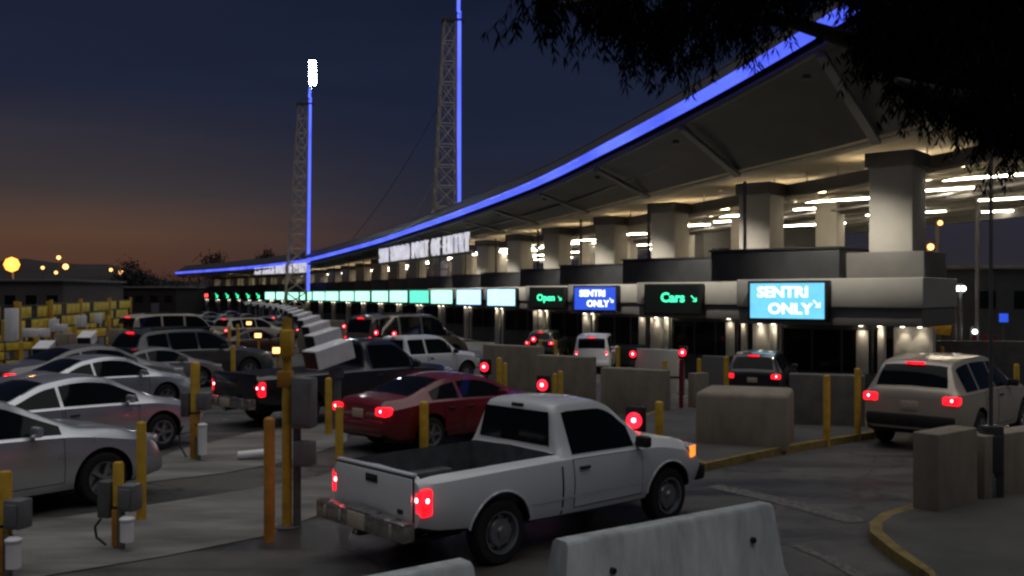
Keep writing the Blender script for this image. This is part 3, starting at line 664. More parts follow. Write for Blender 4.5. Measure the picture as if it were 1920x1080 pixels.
def arrow(mb, x, z, s, y, right=True):
    k = 1 if right else -1
    for a, b in (((-.5, .5), (.45, -.45)), ((.5, -.5), (-.15, -.5)), ((.5, -.5), (.5, .15))):
        p, q = Vector((x+k*a[0]*s, y, z+a[1]*s)), Vector((x+k*b[0]*s, y, z+b[1]*s)); mb.cyl(p, q, .045*s*2, n=6)
ARROW = None
def sign(i, p, scr, label, txt=None, arrow_c=None):
    root = thing('lane_sign', label, 'sign', (p.x, p.y, 2.10), -PHI, 'lit lane signs above the booths')
    MB().box((0, .02, .60), (2.62, .30, 1.26), .02).build('housing', M['black'], root)
    s = MB(); s.box((0, -.14, .60), (2.42, .03, 1.10), .0).build('screen', M[scr], root)
    if txt:
        for t, size, x, z, m, sx in txt: text_mesh(t, size, m, s_obj(root), (x, -.17, z), sx=sx, bold=.012)
    if arrow_c:
        m, x, z, sz = arrow_c; a = MB(); arrow(a, x, z, sz, -.17); a.build('arrow', M[m], s_obj(root))
    return root
def s_obj(root): return [c for c in root.children if c.name.startswith('screen')][0]
sign(0, SP[0], 'scr_cyan', 'large bright cyan lane sign with white lettering, nearest to the right', [('SENTRI', .46, -.12, .86, 'led_white', 1.15), ('ONLY', .46, .12, .34, 'led_white', 1.15)], ('led_white', .98, .52, .2))
sign(1, SP[1], 'led_off', 'black lane sign reading Cars in green with an arrow', [('Cars', .52, .05, .66, 'led_green', 1.1)], ('led_green', 1.0, .64, .22))
sign(2, SP[2], 'scr_blue', 'deep blue lane sign with two lines of white lettering', [('SENTRI', .44, -.12, .84, 'led_white', 1.1), ('ONLY', .44, .2, .34, 'led_white', 1.1)], ('led_white', 1.0, .52, .2))
sign(3, SP[3], 'led_off', 'small black lane sign reading Open in green', [('Open', .52, -.05, .60, 'led_green', 1.1)], ('led_green', .95, .58, .22))
sign(4, SP[4], 'scr_pale', 'pale blue white lane sign left of the green Open sign')
sign(5, SP[5], 'scr_pale', 'smaller pale blue lane sign beside the first white green screens')
for i in range(6, 18):
    t = i == 7
    sign(i, SP[i], 'scr_teal' if t else 'scr_green', 'teal lane sign, darker than the pale screens on either side' if t else 'glowing white green lane screen in the long curving run')
for i in range(18, 23): sign(i, SP[i], 'led_off', 'far black lane sign showing only a small green arrow', None, ('led_green', 0, .6, .75))
for i in range(23, 25):
    r = sign(i, SP[i], 'led_off', ('red lit lane sign at the far end, right one of the pair', 'red lit lane sign at the far end, left one of the pair')[i-23])
    MB().box((0, -.17, .6), (1.9, .02, .6), .0).build('red_panel', M['led_red'], s_obj(r))

EDGE = [(1800, -95, 20), (1700, -42, 22), (1590, 20, 24.5), (1440, 110, 28.5), (1300, 190, 33), (1150, 270, 40), (1000, 345, 52), (860, 400, 69), (775, 430, 83), (700, 455, 98), (600, 482, 118), (550, 492, 130), (450, 503, 152), (330, 512, 190)]
EP = [at(*e) for e in EDGE]
def catmull(P, n=5):
    out = []; Q = [P[0]*2-P[1]]+P+[P[-1]*2-P[-2]]
    for i in range(1, len(Q)-2):
        a, b, c, d = Q[i-1:i+3]
        for k in range(n):
            t = k/n; out.append(.5*((2*b)+(c-a)*t+(2*a-5*b+4*c-d)*t*t+(3*b-a-3*c+d)*t**3))
    return out+[P[-1]]
E = catmull(EP)
canopy = thing('canopy', 'vast curved canopy over the booths with a glowing blue edge', 'canopy', (SP[8].x+4, SP[8].y+4, gz(90)))
CO = Vector(canopy.location)
M['uplight'] = glow('uplight', (1, .78, .46), 16)
def cz(e): return min(7.7, e.z-.45)
def off(e, b, z): return Vector((e.x+H.x*b, e.y+H.y*b, z))-CO
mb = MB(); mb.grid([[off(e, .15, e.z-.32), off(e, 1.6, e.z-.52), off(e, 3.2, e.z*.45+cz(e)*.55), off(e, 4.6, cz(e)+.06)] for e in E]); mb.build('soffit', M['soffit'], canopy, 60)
mb = MB(); mb.grid([[off(e, 4.6, cz(e)+.06), off(e, 6.4, cz(e)+.42), off(e, 9, cz(e)+.35), off(e, 16, cz(e)+.3), off(e, 36, cz(e)+.3)] for e in E]); mb.build('ceiling', M['ceiling'], canopy, 60)
mb = MB(); mb.grid([[off(e, .15, e.z+.28), off(e, 1.8, e.z+1.35), off(e, 4.5, e.z+1.6), off(e, 36.3, cz(e)+1.2), off(e, 36.3, cz(e)+.32)] for e in E], flip=True); mb.build('roof', M['roof'], canopy, 60)
mb = MB()
for a, b in zip(E, E[1:]): mb.cyl(a-CO, b-CO, .195, n=12, cap=False)
mb.build('edge_light', M['blue'], canopy, 60)
mb = MB()
for a, b in zip(E, E[1:]): mb.cyl(off(a, 1.85, a.z+1.40), off(b, 1.85, b.z+1.40), .05, n=6, cap=False)
mb.build('roof_rail', M['steel'], canopy)
mb = MB()
for a, b in zip(E, E[1:]): mb.cyl(off(a, .35, a.z-.42), off(b, .35, b.z-.42), .13, n=8, cap=False); mb.cyl(off(a, 3.2, a.z-.75), off(b, 3.2, b.z-.75), .09, n=8, cap=False)
mb.build('edge_beam', M['steel'], canopy, 60)
mb = MB()
for a, b in zip(E, E[1:]):
    for bb in (8.0, 17, 29): 
        q = [off(a, bb, cz(a)-.75), off(b, bb, cz(b)-.75), off(b, bb, cz(b)-.3), off(a, bb, cz(a)-.3)]; q2 = [off(a, bb+.45, cz(a)-.75), off(b, bb+.45, cz(b)-.75), off(b, bb+.45, cz(b)-.3), off(a, bb+.45, cz(a)-.3)]; mb.face([q[3], q[2], q2[2], q2[3]])
        mb.face(q); mb.face([q[0], q2[0], q2[1], q[1]]); mb.face(q2[::-1])
mb.build('long_beam', M['band'], canopy, None)
mb = MB()
for a, b in zip(E, E[1:]):
    for bb, dz in ((5.4, .05), (11.2, -.12), (12.9, -.12), (15.4, -.14), (18.8, -.12), (21.5, -.14), (24.5, -.12), (27.5, -.14), (31, -.12)):
        mb.cyl(off(a, bb, cz(a)+dz), off(b, bb, cz(b)+dz), .10, n=4, cap=False)
mb.build('ceiling_joists', M['fascia'], canopy, None)
# ribs, columns and light strips, one set per booth
def edge_at(px):
    best = None
    for a, b in zip(E, E[1:]):
        pa, pb = CX+F*a.x/a.y, CX+F*b.x/b.y
        if (pa-px)*(pb-px) <= 0:
            t = (px-pa)/(pb-pa) if pa != pb else 0; return a.lerp(b, t)
    return E[0] if px > 1500 else E[-1]
def edge_along(P):
    """edge point whose line along H passes nearest the plan point P"""
    best, bd = None, 1e9
    for a, b in zip(E, E[1:]):
        for t in (0, .25, .5, .75):
            q = a.lerp(b, t); d = abs((P.x-q.x)*H.y-(P.y-q.y)*H.x)
            if d < bd: best, bd = q, d
    return best
ribm = M['band']
for i, p in enumerate(SP):
    q = p+U*2.35+H*3.0; e = edge_along(q); c = cz(e)
    zb = 2.13-.18+1.44+.84
    MB().box(Vector((q.x, q.y, (zb+c-.76)/2))-CO, (1.36, 1.36, c-.76-zb), .05, rz=-PHI).build('column', M['column'], canopy, 30); MB().box(Vector((q.x, q.y, c-.525))-CO, (1.55, 1.6, .47), .03, rz=-PHI).build('column_head', M['band'], canopy, 30)
    if 0 < i < 11:
        q2 = q+H*11-U*1.5; MB().box(Vector((q2.x, q2.y, (c+.2+gz(q2.y))/2))-CO, (1.1, 1.1, c+.2-gz(q2.y)), .04, rz=-PHI).build('column', M['column'], canopy, 30)
    if i < 20:
        r = MB(); a = off(e, .3, e.z-.55); b = off(e, 4.6, c-.05); d = (b-a); up = Vector((0, 0, .28))
        sd = U*.14
        r.prism([a-sd, a+sd, a+sd-up*.5, a-sd-up*.5], (b-a)); r.build('rib', ribm, canopy, None)
    nl = (5 if i < 12 else 3)
    for k in range(nl):
        bb = (7.75, 10.5, 14, 20, 27)[k]; m_ = p+U*(1.0+(k % 2)*1.6)+H*bb; e2 = edge_along(m_)
        zl = c-.28 if k == 0 else c-.42; a = Vector((m_.x, m_.y, zl))-CO-U*2.1; b = a+U*4.2
        if k: MB().box((a+b)/2+Vector((0, 0, .12))+H*.05, (4.6, .2, .10), .01, rz=-PHI).build('light_rail', M['column'], canopy)
        s = MB(); s.prism([a+Vector((0, 0, 0)), a+H*.09, a+H*.09+Vector((0, 0, .045)), a+Vector((0, 0, .045))], b-a); s.build('ceiling_light', M['strip' if k else 'uplight'], canopy, None)
for i, p in enumerate(SP[:7]):  # added fill lights with made-up boxes, brightening the near fascias and piers
    e = edge_along(p+U*1.3); L_ = off(e, 1.0, e.z-.75)
    tgt = Vector((p.x, p.y, 3.6))+U*1.2-CO; dv = (tgt-L_)
    MB().box(L_, (.22, .16, .14), .02).build('added_fill_box', M['strip'] if False else M['steel'], canopy)
    spot('added_fill_light', L_+dv.normalized()*.15, 1800, (1, .92, .80), 80, canopy, dv, .15)
# hanging pipework below the ceiling
mb = MB()
for e, f in list(zip(E, E[1:]))[:38]:
    for bb, dz in ((9.6, -.55), (12.4, -.5), (16.4, -.6)): mb.cyl(off(e, bb, cz(e)+dz), off(f, bb, cz(f)+dz), .06, n=6, cap=False)
for e in E[:38:2]: mb.cyl(off(e, 9.6, cz(e)-.55), off(e, 9.6, cz(e)+.45), .03, n=6)
mb.build('pipework', M['booth_wall'], canopy, 60)
# raised lettering on the canopy
def lettering(label, pL, DL, pR, DR, yL, yR, hgt):
    a = at(pL, yL, DL); b = at(pR, yR, DR); d = b-a; d.z = 0; L = d.length; ang = math.atan2(d.y, d.x)
    root = thing('canopy_lettering', label, 'lettering', (a+b)/2, ang, 'raised names on the canopy')
    o = text_mesh('SAN YSIDRO PORT OF ENTRY', 1, 'letter', root, (0, 0, 0), .12, 'letters', bold=0)
    me = o.data; xs = [v.co.x for v in me.vertices]; zs = [v.co.y for v in me.vertices]
    sx = L/(max(xs)-min(xs)); sz = hgt/(max(zs)-min(zs)); cx, cy = (max(xs)+min(xs))/2, min(zs)
    tilt = (b.z-a.z)/L
    for v in me.vertices: v.co = Vector(((v.co.x-cx)*sx, (v.co.y-cy)*sz+(v.co.x-cx)*sx*tilt, v.co.z))
    bm = bmesh.new(); bm.from_mesh(me); seen, isl = set(), []
    for v0 in bm.verts:
        if v0 in seen: continue
        st, comp = [v0], []; seen.add(v0)
        while st:
            v1 = st.pop(); comp.append(v1)
            for ed in v1.link_edges:
                w = ed.other_vert(v1)
                if w not in seen: seen.add(w); st.append(w)
        isl.append([min(v.co.x for v in comp), max(v.co.x for v in comp), set(comp)])
    isl.sort(key=lambda q: q[0]); grp = [isl[0]]
    for q in isl[1:]:
        if q[0] < grp[-1][1]-.01: grp[-1][1] = max(grp[-1][1], q[1]); grp[-1][2] |= q[2]
        else: grp.append(q)
    for lo_, hi_, vs in grp:
        mid_ = (lo_+hi_)/2
        for v in vs: v.co.x = mid_+(v.co.x-mid_)*.66
        b2 = bmesh.new(); mp = {v: b2.verts.new(v.co) for v in vs}
        for fc in bm.faces:
            if fc.verts[0] in vs: b2.faces.new([mp[v] for v in fc.verts])
        m2 = bpy.data.meshes.new('letter'); b2.to_mesh(m2); b2.free(); q = link('letter', m2, M['letter'], root); q.rotation_euler = (R(90), 0, 0)
    bm.free(); bpy.data.objects.remove(o)
    MB().box((0, 0, -.12), (L, .16, .14), .01, ry=-math.atan(tilt)).build('support_rail', M['steel'], root)
lettering('large raised white letters along the canopy, nearer name', 712, 96, 880, 67, 493, 471, 1.38)
lettering('smaller distant raised white letters near the canopy tip', 478, 148, 575, 124, 515, 511, 1.3)

# ------------------------------------------------------------------ lit lattice masts
def mast(label, px, D, base_y, plat_y, top_y, lit, wide):
    base = at(px, base_y, D); zt = at(px, plat_y, D).z; ztop = at(px, top_y, D).z
    root = thing('lattice_mast', label, 'mast', (base.x, base.y, gz(D)), R(10), 'lattice masts behind the canopy')
    h = zt-gz(D); hw = lambda t: wide*(1-.62*t)/2; LN = 1.05*D/128
    mb = MB(); n = 15
    for sx in (-1, 1):
        for sy in (-1, 1):
            mb.cyl((sx*hw(0), sy*hw(0), 0), (sx*hw(1)+LN, sy*hw(1), h), .13, .09, 8)
    for i in range(n):
        t0, t1 = i/n, (i+1)/n; w0, w1 = hw(t0), hw(t1)
        for (a, b) in (((-1, -1), (1, -1)), ((1, -1), (1, 1)), ((1, 1), (-1, 1)), ((-1, 1), (-1, -1))):
            l0, l1 = LN*t0, LN*t1; mb.cyl((a[0]*w0+l0, a[1]*w0, h*t0), (b[0]*w1+l1, b[1]*w1, h*t1), .06, n=6); mb.cyl((b[0]*w0+l0, b[1]*w0, h*t0), (a[0]*w1+l1, a[1]*w1, h*t1), .06, n=6); mb.cyl((a[0]*w1+l1, a[1]*w1, h*t1), (b[0]*w1+l1, b[1]*w1, h*t1), .05, n=6)
    mb.build('lattice', M['lattice'], root)
    MB().box((.3+LN, 0, h+.1), (hw(1)*2+1.2, hw(1)*2+.4, .14)).box((.3+LN, -.5, h+.7), (1.4, .06, .06)).box((.95+LN, -.5, h+.35), (.06, .06, .7)).box((-.4+LN, -.5, h+.35), (.06, .06, .7)).build('platform', M['steel'], root)
    xo = wide*.5+.28
    MB().cyl((xo, -.2, 4), (hw(1)+.42+LN, -.2, h+1.0), .22, .17, 10).build('blue_tube', M['blue_tower'], root, 60)
    hp = ztop-gz(D)
    MB().cyl((.85+LN, 0, h), (1.2+LN, 0, hp), .16, .1, 10).build('top_pole', M['white_metal'], root, 60)
    MB().cyl((.85+LN, -.2, h+1.0), (.95+LN, -.2, h+2.4 if lit else hp), .16, n=8).build('upper_tube', M['blue_tower'], root)
    if lit:
        hd = MB(); hd.cyl((1.2+LN, 0, hp-3.2), (1.3+LN, 0, hp), .28, n=16).build('lamp_head', M['steel'], root)
        for k in range(7):
            for a in range(8):
                an = 2*math.pi*a/8; z = hp-2.95+k*.45
                l = MB(); l.box((1.25+LN+math.cos(an)*.34, math.sin(an)*.34, z), (.18, .26, .42), .03, rz=an)
                l.build('floodlight', M['flood'], root)
    return root
mast('nearer lattice mast with blue light tube rising beyond the picture', 828, 92, 395, 40, -150, False, 2.7)
mast('farther lattice mast topped by a blazing white floodlight', 553, 128, 480, 196, 113, True, 2.9)
def cable(a, b, sag=1.2):
    m = MB(); pts = [a.lerp(b, t/12)-Vector((0, 0, sag*4*(t/12)*(1-t/12))) for t in range(13)]; return m.tube(pts, .035, 6)
tag(cable(at(832, 180, 92), at(640, 470, 112)).build('stay_cable', M['steel']), 'thin stay cable from the nearer mast down to the roof', 'cable')
tag(cable(at(830, 300, 92), at(775, 405, 88), .4).build('stay_cable', M['steel']), 'short stay cable low on the nearer mast', 'cable')

# ------------------------------------------------------------------ bollards and lane equipment
BOLLARD = {}
def bollard(px, y1, w, y0, label, m='yellow', D=None):
    p = gnd(px, y1) if D is None else gx(px, D)
    s = p.y/F; h = (HC-(y0-HY)*s)-p.z; r = w*s/2
    mb = MB(); mb.lathe([(r*1.0, -.05), (r, h-r*.5), (r*.85, h-r*.18), (r*.45, h), (0, h+.005)], None, 14)
    o = mb.build('bollard', M[m], None, 50); o.location = p
    return tag(o, label, 'bollard', 'yellow bollards along the lanes')
bollard(265, 975, 18, 790, 'tall yellow bollard in front of the large silver car bumper')
bollard(505, 1015, 21, 782, 'orange yellow post standing left of the tall equipment mast', 'orange')
bollard(636, 938, 15, 762, 'yellow bollard at the left corner of the white pickup tailgate')
bollard(616, 815, 13, 708, 'slim yellow bollard left of the red coupe bumper')
bollard(795, 852, 17, 752, 'yellow bollard in front of the red coupe door')
bollard(118, 822, 13, 722, 'yellow bollard against the dark door of the near silver saloon')
bollard(224, 850, 15, 762, 'short yellow bollard before the silver saloon front door')
bollard(236, 760, 11, 683, 'yellow bollard against the side of the pale silver saloon')
bollard(298, 716, 10, 655, 'yellow bollard below the dark utility car rear door')
bollard(314, 758, 11, 712, 'short yellow bollard by the nose of the pale silver saloon')
bollard(437, 722, 9, 648, 'yellow bollard ahead of the dark utility car')
bollard(733, 752, 11, 692, 'yellow bollard behind the red coupe roof')
bollard(936, 742, 11, 670, 'taller of two yellow bollards right of the white crew cab pickup', D=27)
bollard(947, 742, 8, 680, 'thinner of two yellow bollards right of the white crew cab pickup', D=27.6)
bollard(1040, 748, 9, 700, 'left one of a close pair of yellow bollards below the wide concrete wall', D=26)
bollard(1051, 748, 10, 695, 'right one of a close pair of yellow bollards below the wide concrete wall', D=25.5)
bollard(1236, 826, 16, 752, 'thick yellow bollard right of the red signal lamp')
bollard(1247, 765, 9, 675, 'slim yellow bollard at the end of the low concrete wall', D=24.5)
bollard(1311, 745, 9, 672, 'left yellow bollard by the grey panel near the black utility car', D=25.5)
bollard(1362, 745, 10, 668, 'right yellow bollard by the grey panel near the black utility car', D=25)
bollard(1550, 836, 13, 703, 'yellow bollard in front of the dark concrete wall')
bollard(1608, 826, 12, 690, 'yellow bollard next to the silver utility car left tail lamp')
bollard(1014, 672, 7, 637, 'small yellow bollard left of the dark car at the booths', D=38)
bollard(1042, 672, 7, 638, 'small yellow bollard right of the dark car at the booths', D=38)
bollard(1159, 700, 8, 650, 'yellow bollard right of the white van', D=35)
bollard(1766, 680, 8, 650, 'yellow bollard behind the silver utility car roof', D=29)
bollard(1906, 722, 10, 682, 'yellow bollard at the right edge behind the silver utility car', D=25)
for px, y, w, t, lab in ((548, 640, 5, 612, 'tiny'), (537, 655, 6, 618, 'small')): pass
bollard(430, 690, 6, 610, 'far yellow post left of the warm lane lamps', D=40); bollard(446, 686, 6, 608, 'far yellow post between the warm lane lamps', D=41)
bollard(7, 700, 8, 600, 'yellow post at the left edge in front of the gates', D=36); bollard(40, 705, 8, 640, 'low yellow post below the white control cabinets', D=34)

for px, D, y0, lab in ((62, 38, 650, 'low yellow post under the pair of pale control boxes'), (165, 40, 640, 'yellow post right of the wide grey cabinet'), (180, 41.5, 645, 'yellow post left of the tan cabinet'), (204, 45, 592, 'tall yellow post behind the tan cabinet')): bollard(px, 0, 9, y0, lab, D=D)
def eq_post(px, y1, y0, w, label, mirror=False):
    p = gnd(px, y1); s = p.y/F; h = HC-(y0-HY)*s-p.z; root = thing('equipment_post', label, 'equipment post', p, R(-12), 'yellow posts carrying control boxes')
    r = w*s/2
    MB().lathe([(r, -.03), (r, h-.03), (r*.8, h-.008), (0, h)], None, 16).build('post', M['yellow'], root, 50)
    MB().box((.10+r, -.02, h*.60), (.20, .2, .30), .02).box((.10+r, -.135, h*.60), (.14, .02, .22), .006).build('control_box', M['cab_grey'], root)
    MB().box((-.09-r, .02, h*.56), (.16, .18, .42), .02).build('control_box', M['steel'], root)
    MB().cyl((r+.13, -.12, .12), (r+.13, -.12, h*.36), .075, n=14).lathe([(.085, 0), (.085, .02), (.05, .045), (0, .05)], Matrix.Translation((r+.13, -.12, h*.36)), 14).build('canister', M['white_metal'], root, 40)
    MB().tube([(-r-.1, -.09, h*.35), (-r-.17, -.1, h*.26), (-r-.15, -.1, h*.14), (-r-.03, -.1, .06)], .014, 6).build('cable_loop', M['black'], root, 60)
    MB().box((r+.02, -.06, .22), (.07, .05, .44), .01).build('conduit', M['cab_grey'], root)
    MB().box((0, -r-.006, h*.25), (r*1.2, .02, h*.42), .004).build('orange_plate', M['orange'], root)
    for z in (h*.22, h*.36, h*.48): MB().lathe([(r+.012, z-.015), (r+.014, z), (r+.012, z+.015)], None, 16).build('strap', M['black'], root, 60)
    return root
eq_post(222, 1028, 865, 20, 'yellow equipment post with grey boxes before the large silver car wheel')
eq_post(10, 1078, 882, 24, 'yellow equipment post with grey boxes cut off by the left edge')
eq_post(366, 862, 678, 17, 'yellow equipment post with grey boxes at the silver saloon nose')
# tall mast with cabinet
p = gnd(538, 990); s = p.y/F; root = thing('equipment_mast', 'tall yellow mast with grey cabinets between the black pickup and the orange post', 'mast', p, R(-10))
hh = HC-(596-HY)*s-p.z
MB().cyl((0, 0, -.02), (0, 0, hh), .062, .058, 14).build('pole', M['yellow'], root, 50)
MB().cyl((.12, .03, -.02), (.12, .03, hh*.72), .05, n=10).build('conduit', M['steel'], root, 50)
MB().box((.24, -.03, hh*.60), (.26, .24, .62), .02).box((.24, -.155, hh*.60), (.2, .012, .52), .004).build('cabinet', M['cab_grey'], root)
MB().box((.24, -.02, hh*.36), (.24, .2, .30), .02).build('cabinet', M['cab_grey'], root)
MB().box((.02, -.04, hh*.88), (.15, .16, .34), .03).build('sensor_box', M['yellow'], root)
MB().box((-.02, .0, hh*.71), (.18, .14, .2), .02).build('sensor_box', M['orange'], root)
MB().cyl((0, 0, -.02), (0, 0, .03), .17, n=16).build('base_plate', M['steel'], root)
# small floor cabinet-like hatch near the mast: white fallen tube
p = gnd(478, 862); o = MB().cyl((-.28, -.05, .08), (.28, .05, .12), .075, n=14).build('white_tube', M['white_metal'], None, 40); o.location = p; tag(o, 'white tube lying on the ground left of the tall mast', 'tube')

# scanner hoods over the islands
def hood_thing():
    root = thing('scanner_hood', 'x', 'scanner')
    mb = MB(); mb.prism([(0, -.27, 0), (0, .27, 0), (0, .27, .42), (0, -.27, .42)], (.95, 0, 0)); bmesh.ops.bevel(mb.bm, geom=mb.bm.edges[:], offset=.015, segments=1, affect='EDGES')
    mb.build('hood', M['white_metal'], root, 30).rotation_euler.y = -R(14)
    MB().box((-.005, 0, .21), (.02, .48, .36), .004).build('open_front', M['black'], root).rotation_euler.y = -R(14)
    MB().box((.6, 0, -.1), (.25, .25, .22), .02).cyl((.6, 0, -2.0), (.6, 0, -.1), .1, n=10).build('pedestal', M['cab_grey'], root)
    return root
hood0 = hood_thing()
for i, (px, D) in enumerate(((586, 20.4), (584, 28), (576, 36), (566, 45), (556, 54), (546, 63), (537, 72), (528, 82), (519, 92), (508, 102), (497, 112), (485, 122), (472, 132), (458, 142))):
    o = hood0 if i == 0 else copy_tree(hood0)
    b = gx(px, D); o.location = (b.x, b.y, 1.29); o.rotation_euler = (0, 0, R(44)); o['group'] = 'white scanner hoods in a receding row'
    o['label'] = ('nearest white scanner hood with dark open front, beside the tall yellow mast', 'second white scanner hood, just behind the nearest one', 'third white scanner hood in the receding row')[i] if i < 3 else 'small white scanner hood in the tightly packed far row'
    for c in o.children:
        pass
# warm lane lamps
for px, py, D, lab in ((520, 657, 31, 'bright warm lane lamp beside the tall mast, lowest of three'), (484, 629, 43, 'warm lane lamp in the middle of the three'), (467, 606, 58, 'farthest warm lane lamp, highest of the three')):
    p = at(px, py, D); root = thing('lane_lamp', lab, 'lamp', (p.x, p.y, gz(D)), 0, 'warm lane lamps')
    h = p.z-gz(D); MB().cyl((0, .1, 0), (0, .1, h), .05, n=8).build('post', M['yellow'], root); MB().box((0, .06, h), (.36, .16, .26), .03).build('housing', M['steel'], root); MB().box((0, -.03, h), (.28, .02, .18), .0).build('lens', M['lamp_warm'], root)
# red lane signals
sig = [(1190, 788, 13.6, 'large red signal lamp on a post ahead of the white pickup cab'), (1018, 722, 19.2, 'red signal lamp above the white pickup roof'), (909, 688, 24, 'red signal lamp right of the white crew cab pickup'), (740, 626, 44, 'red signal lamp above the white crew cab pickup roof'), (706, 624, 45.5, 'red signal lamp in front of the brown van'), (673, 617, 50, 'far red signal lamp left of the brown van'), (646, 612, 54, 'farthest red signal lamp behind the scanner hoods'), (1187, 664, 33, 'red signal lamp beside the light concrete wall at the booths'), (1001, 636, 42, 'red signal lamp left of the dark car at the booths'), (1280, 661, 30, 'faint red signal lamp on the red post by the booths')]
for px, py, D, lab in sig:
    p = at(px, py, D); g = gz(D); h = p.z-g; root = thing('signal_lamp', lab, 'signal lamp', (p.x, p.y, g), R(-25), 'red signal lamps along the lanes')
    MB().cyl((0, .12, 0), (0, .12, h), .04, n=10).build('post', M['steel'], root)
    MB().box((0, .06, h), (.28, .16, .40), .04).build('housing', M['black'], root)
    l = MB(); l.lathe([(0, .05), (.06, .045), (.10, .025), (.115, 0)], Matrix.Translation((0, -.03, h)) @ Matrix.Rotation(R(90), 4, 'X'), 18); l.build('lens', M['red_sig'], root, 60)
    k = MB(); k.lathe([(0, .02), (.02, .016), (.032, .0)], Matrix.Translation((0.01, -.08, h+.01)) @ Matrix.Rotation(R(90), 4, 'X'), 12); k.build('bulb', M['tail_core'], root, 60)

# ------------------------------------------------------------------ concrete walls and barriers
def block(px0, px1, yb, yt, D0, D1, thick, m, label, rnd=.04, name='concrete_block', grp=None):
    """wall whose face runs from pixel px0 at depth D0 to px1 at depth D1"""
    a, b = gx(px0, D0), gx(px1, D1); d = b-a; L = math.hypot(d.x, d.y); ang = math.atan2(d.y, d.x)
    mid = (a+b)/2; g = min(a.z, b.z); h = HC-(yt-HY)*mid.y/F-g
    mb = MB(); n = Vector((-math.sin(ang), math.cos(ang), 0))
    mb.box((0, thick/2, h/2), (L, thick, h), rnd, seg=3)
    o = mb.build(name, M[m], None, 30); o.location = (mid.x, mid.y, g); o.rotation_euler = (0, 0, ang)
    return tag(o, label, 'wall' if 'wall' in name else 'block', grp)
block(1303, 1476, 0, 737, 17.9, 17.3, 1.5, 'conc', 'large pale concrete block with rounded edges in front of the black utility car', .10)
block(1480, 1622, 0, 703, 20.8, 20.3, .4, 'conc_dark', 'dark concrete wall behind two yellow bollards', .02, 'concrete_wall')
block(1760, 1833, 0, 808, 12.2, 12.85, .35, 'conc', 'short concrete block on the pavement left of the dark post', .02)
block(1846, 2100, 0, 800, 12.95, 14.8, .35, 'conc', 'long concrete block at the right edge behind the dark post', .02)
block(1126, 1246, 0, 692, 24.5, 23.5, .35, 'conc', 'low concrete wall above the white pickup windscreen', .02, 'concrete_wall')
block(1005, 1106, 0, 668, 28.5, 27.5, .4, 'conc', 'wide concrete wall above the white pickup roof', .02, 'concrete_wall')
block(905, 1006, 0, 648, 31, 29.5, .4, 'conc', 'concrete wall right of the white crew cab pickup bonnet', .02, 'concrete_wall')
block(1190, 1272, 0, 655, 33, 32, .3, 'fascia', 'pale low wall between the white van and the booths', .02, 'concrete_wall')
block(1290, 1302, 0, 700, 24.4, 24.2, .5, 'conc', 'narrow pale pier by the red post', .01, 'concrete_pier')
block(1316, 1360, 0, 668, 26.5, 26, .2, 'band', 'grey panel between two yellow bollards', .01, 'grey_panel')
block(560, 640, 0, 600, 58, 56, .3, 'conc', 'far concrete wall behind the scanner hoods', .02, 'concrete_wall')
# red post near low wall
p = gx(1277, 24.2); o = MB().box((0, 0, .68), (.10, .10, 1.36), .01).box((0, 0, .02), (.5, .4, .05), .01).box((-.3, 0, .9), (.5, .05, .06)).build('red_post', M['paint_red'], None); o.location = p; tag(o, 'thin red post with a wide foot right of the low concrete wall', 'post')
# jersey barriers
def jersey(a, b, h, label):
    d = b-a; L = math.hypot(d.x, d.y); ang = math.atan2(d.y, d.x); root = thing('jersey_barrier', label, 'barrier', (a+b)/2, ang, 'white concrete barriers')
    root.location.z = 0
    prof = [(-.30, 0), (-.30, .07), (-.16, .30), (-.10, h-.03), (-.07, h), (.07, h), (.10, h-.03), (.16, .30), (.30, .07), (.30, 0)]
    mb = MB(); n = 10; rows = [[(-L/2+L*i/n, y, z) for y, z in prof] for i in range(n+1)]
    sl = .10
    for i in (0, n):
        for j, (y, z) in enumerate(prof): rows[i][j] = (rows[i][j][0]+(sl*(z/h)**2 if i == 0 else -sl*(z/h)**2), y, z)
    mb.grid(rows, flip=True); mb.face(rows[0]); mb.face(rows[-1][::-1])
    bmesh.ops.recalc_face_normals(mb.bm, faces=mb.bm.faces[:])
    mb.build('barrier_body', M['conc_white'], root, 40)
    for x in (-L*.30, L*.34): MB().cyl((x, -.118, h*.68), (x, -.16, h*.68), .028, n=14).build('lifting_hole', M['black'], root)
    return root
jersey(at(1033, 1200, 7.75), at(1447, 1200, 9.3), .90, 'long white concrete barrier in the right foreground with two dark holes')
jersey(at(520, 1200, 6.35), at(893, 1200, 7.3), .90, 'white concrete barrier end peeping in at the bottom edge')
# dark post with tall thin pole on the right
p = gnd(1858, 948); s = p.y/F; root = thing('pole', 'tall thin dark pole with equipment box at its foot on the right', 'pole', p, 0)
MB().cyl((0, 0, 0), (0, 0, HC-(230-HY)*s-p.z), .028, .024, 10).build('shaft', M['steel'], root)
MB().box((0, 0, .55), (.26, .22, 1.1), .02).box((.02, -.12, .72), (.16, .03, .5), .01).build('equipment_box', M['booth_dark'], root)
MB().box((0, 0, .03), (.42, .36, .09), .015).build('foot', M['black'], root)
MB().box((-.05, -.13, .25), (.10, .02, .30), .004).build('label_plate', M['cab_grey'], root)
MB().cyl((.15, -.02, 0), (.15, -.02, 1.0), .022, n=8).build('conduit', M['cab_grey'], root)

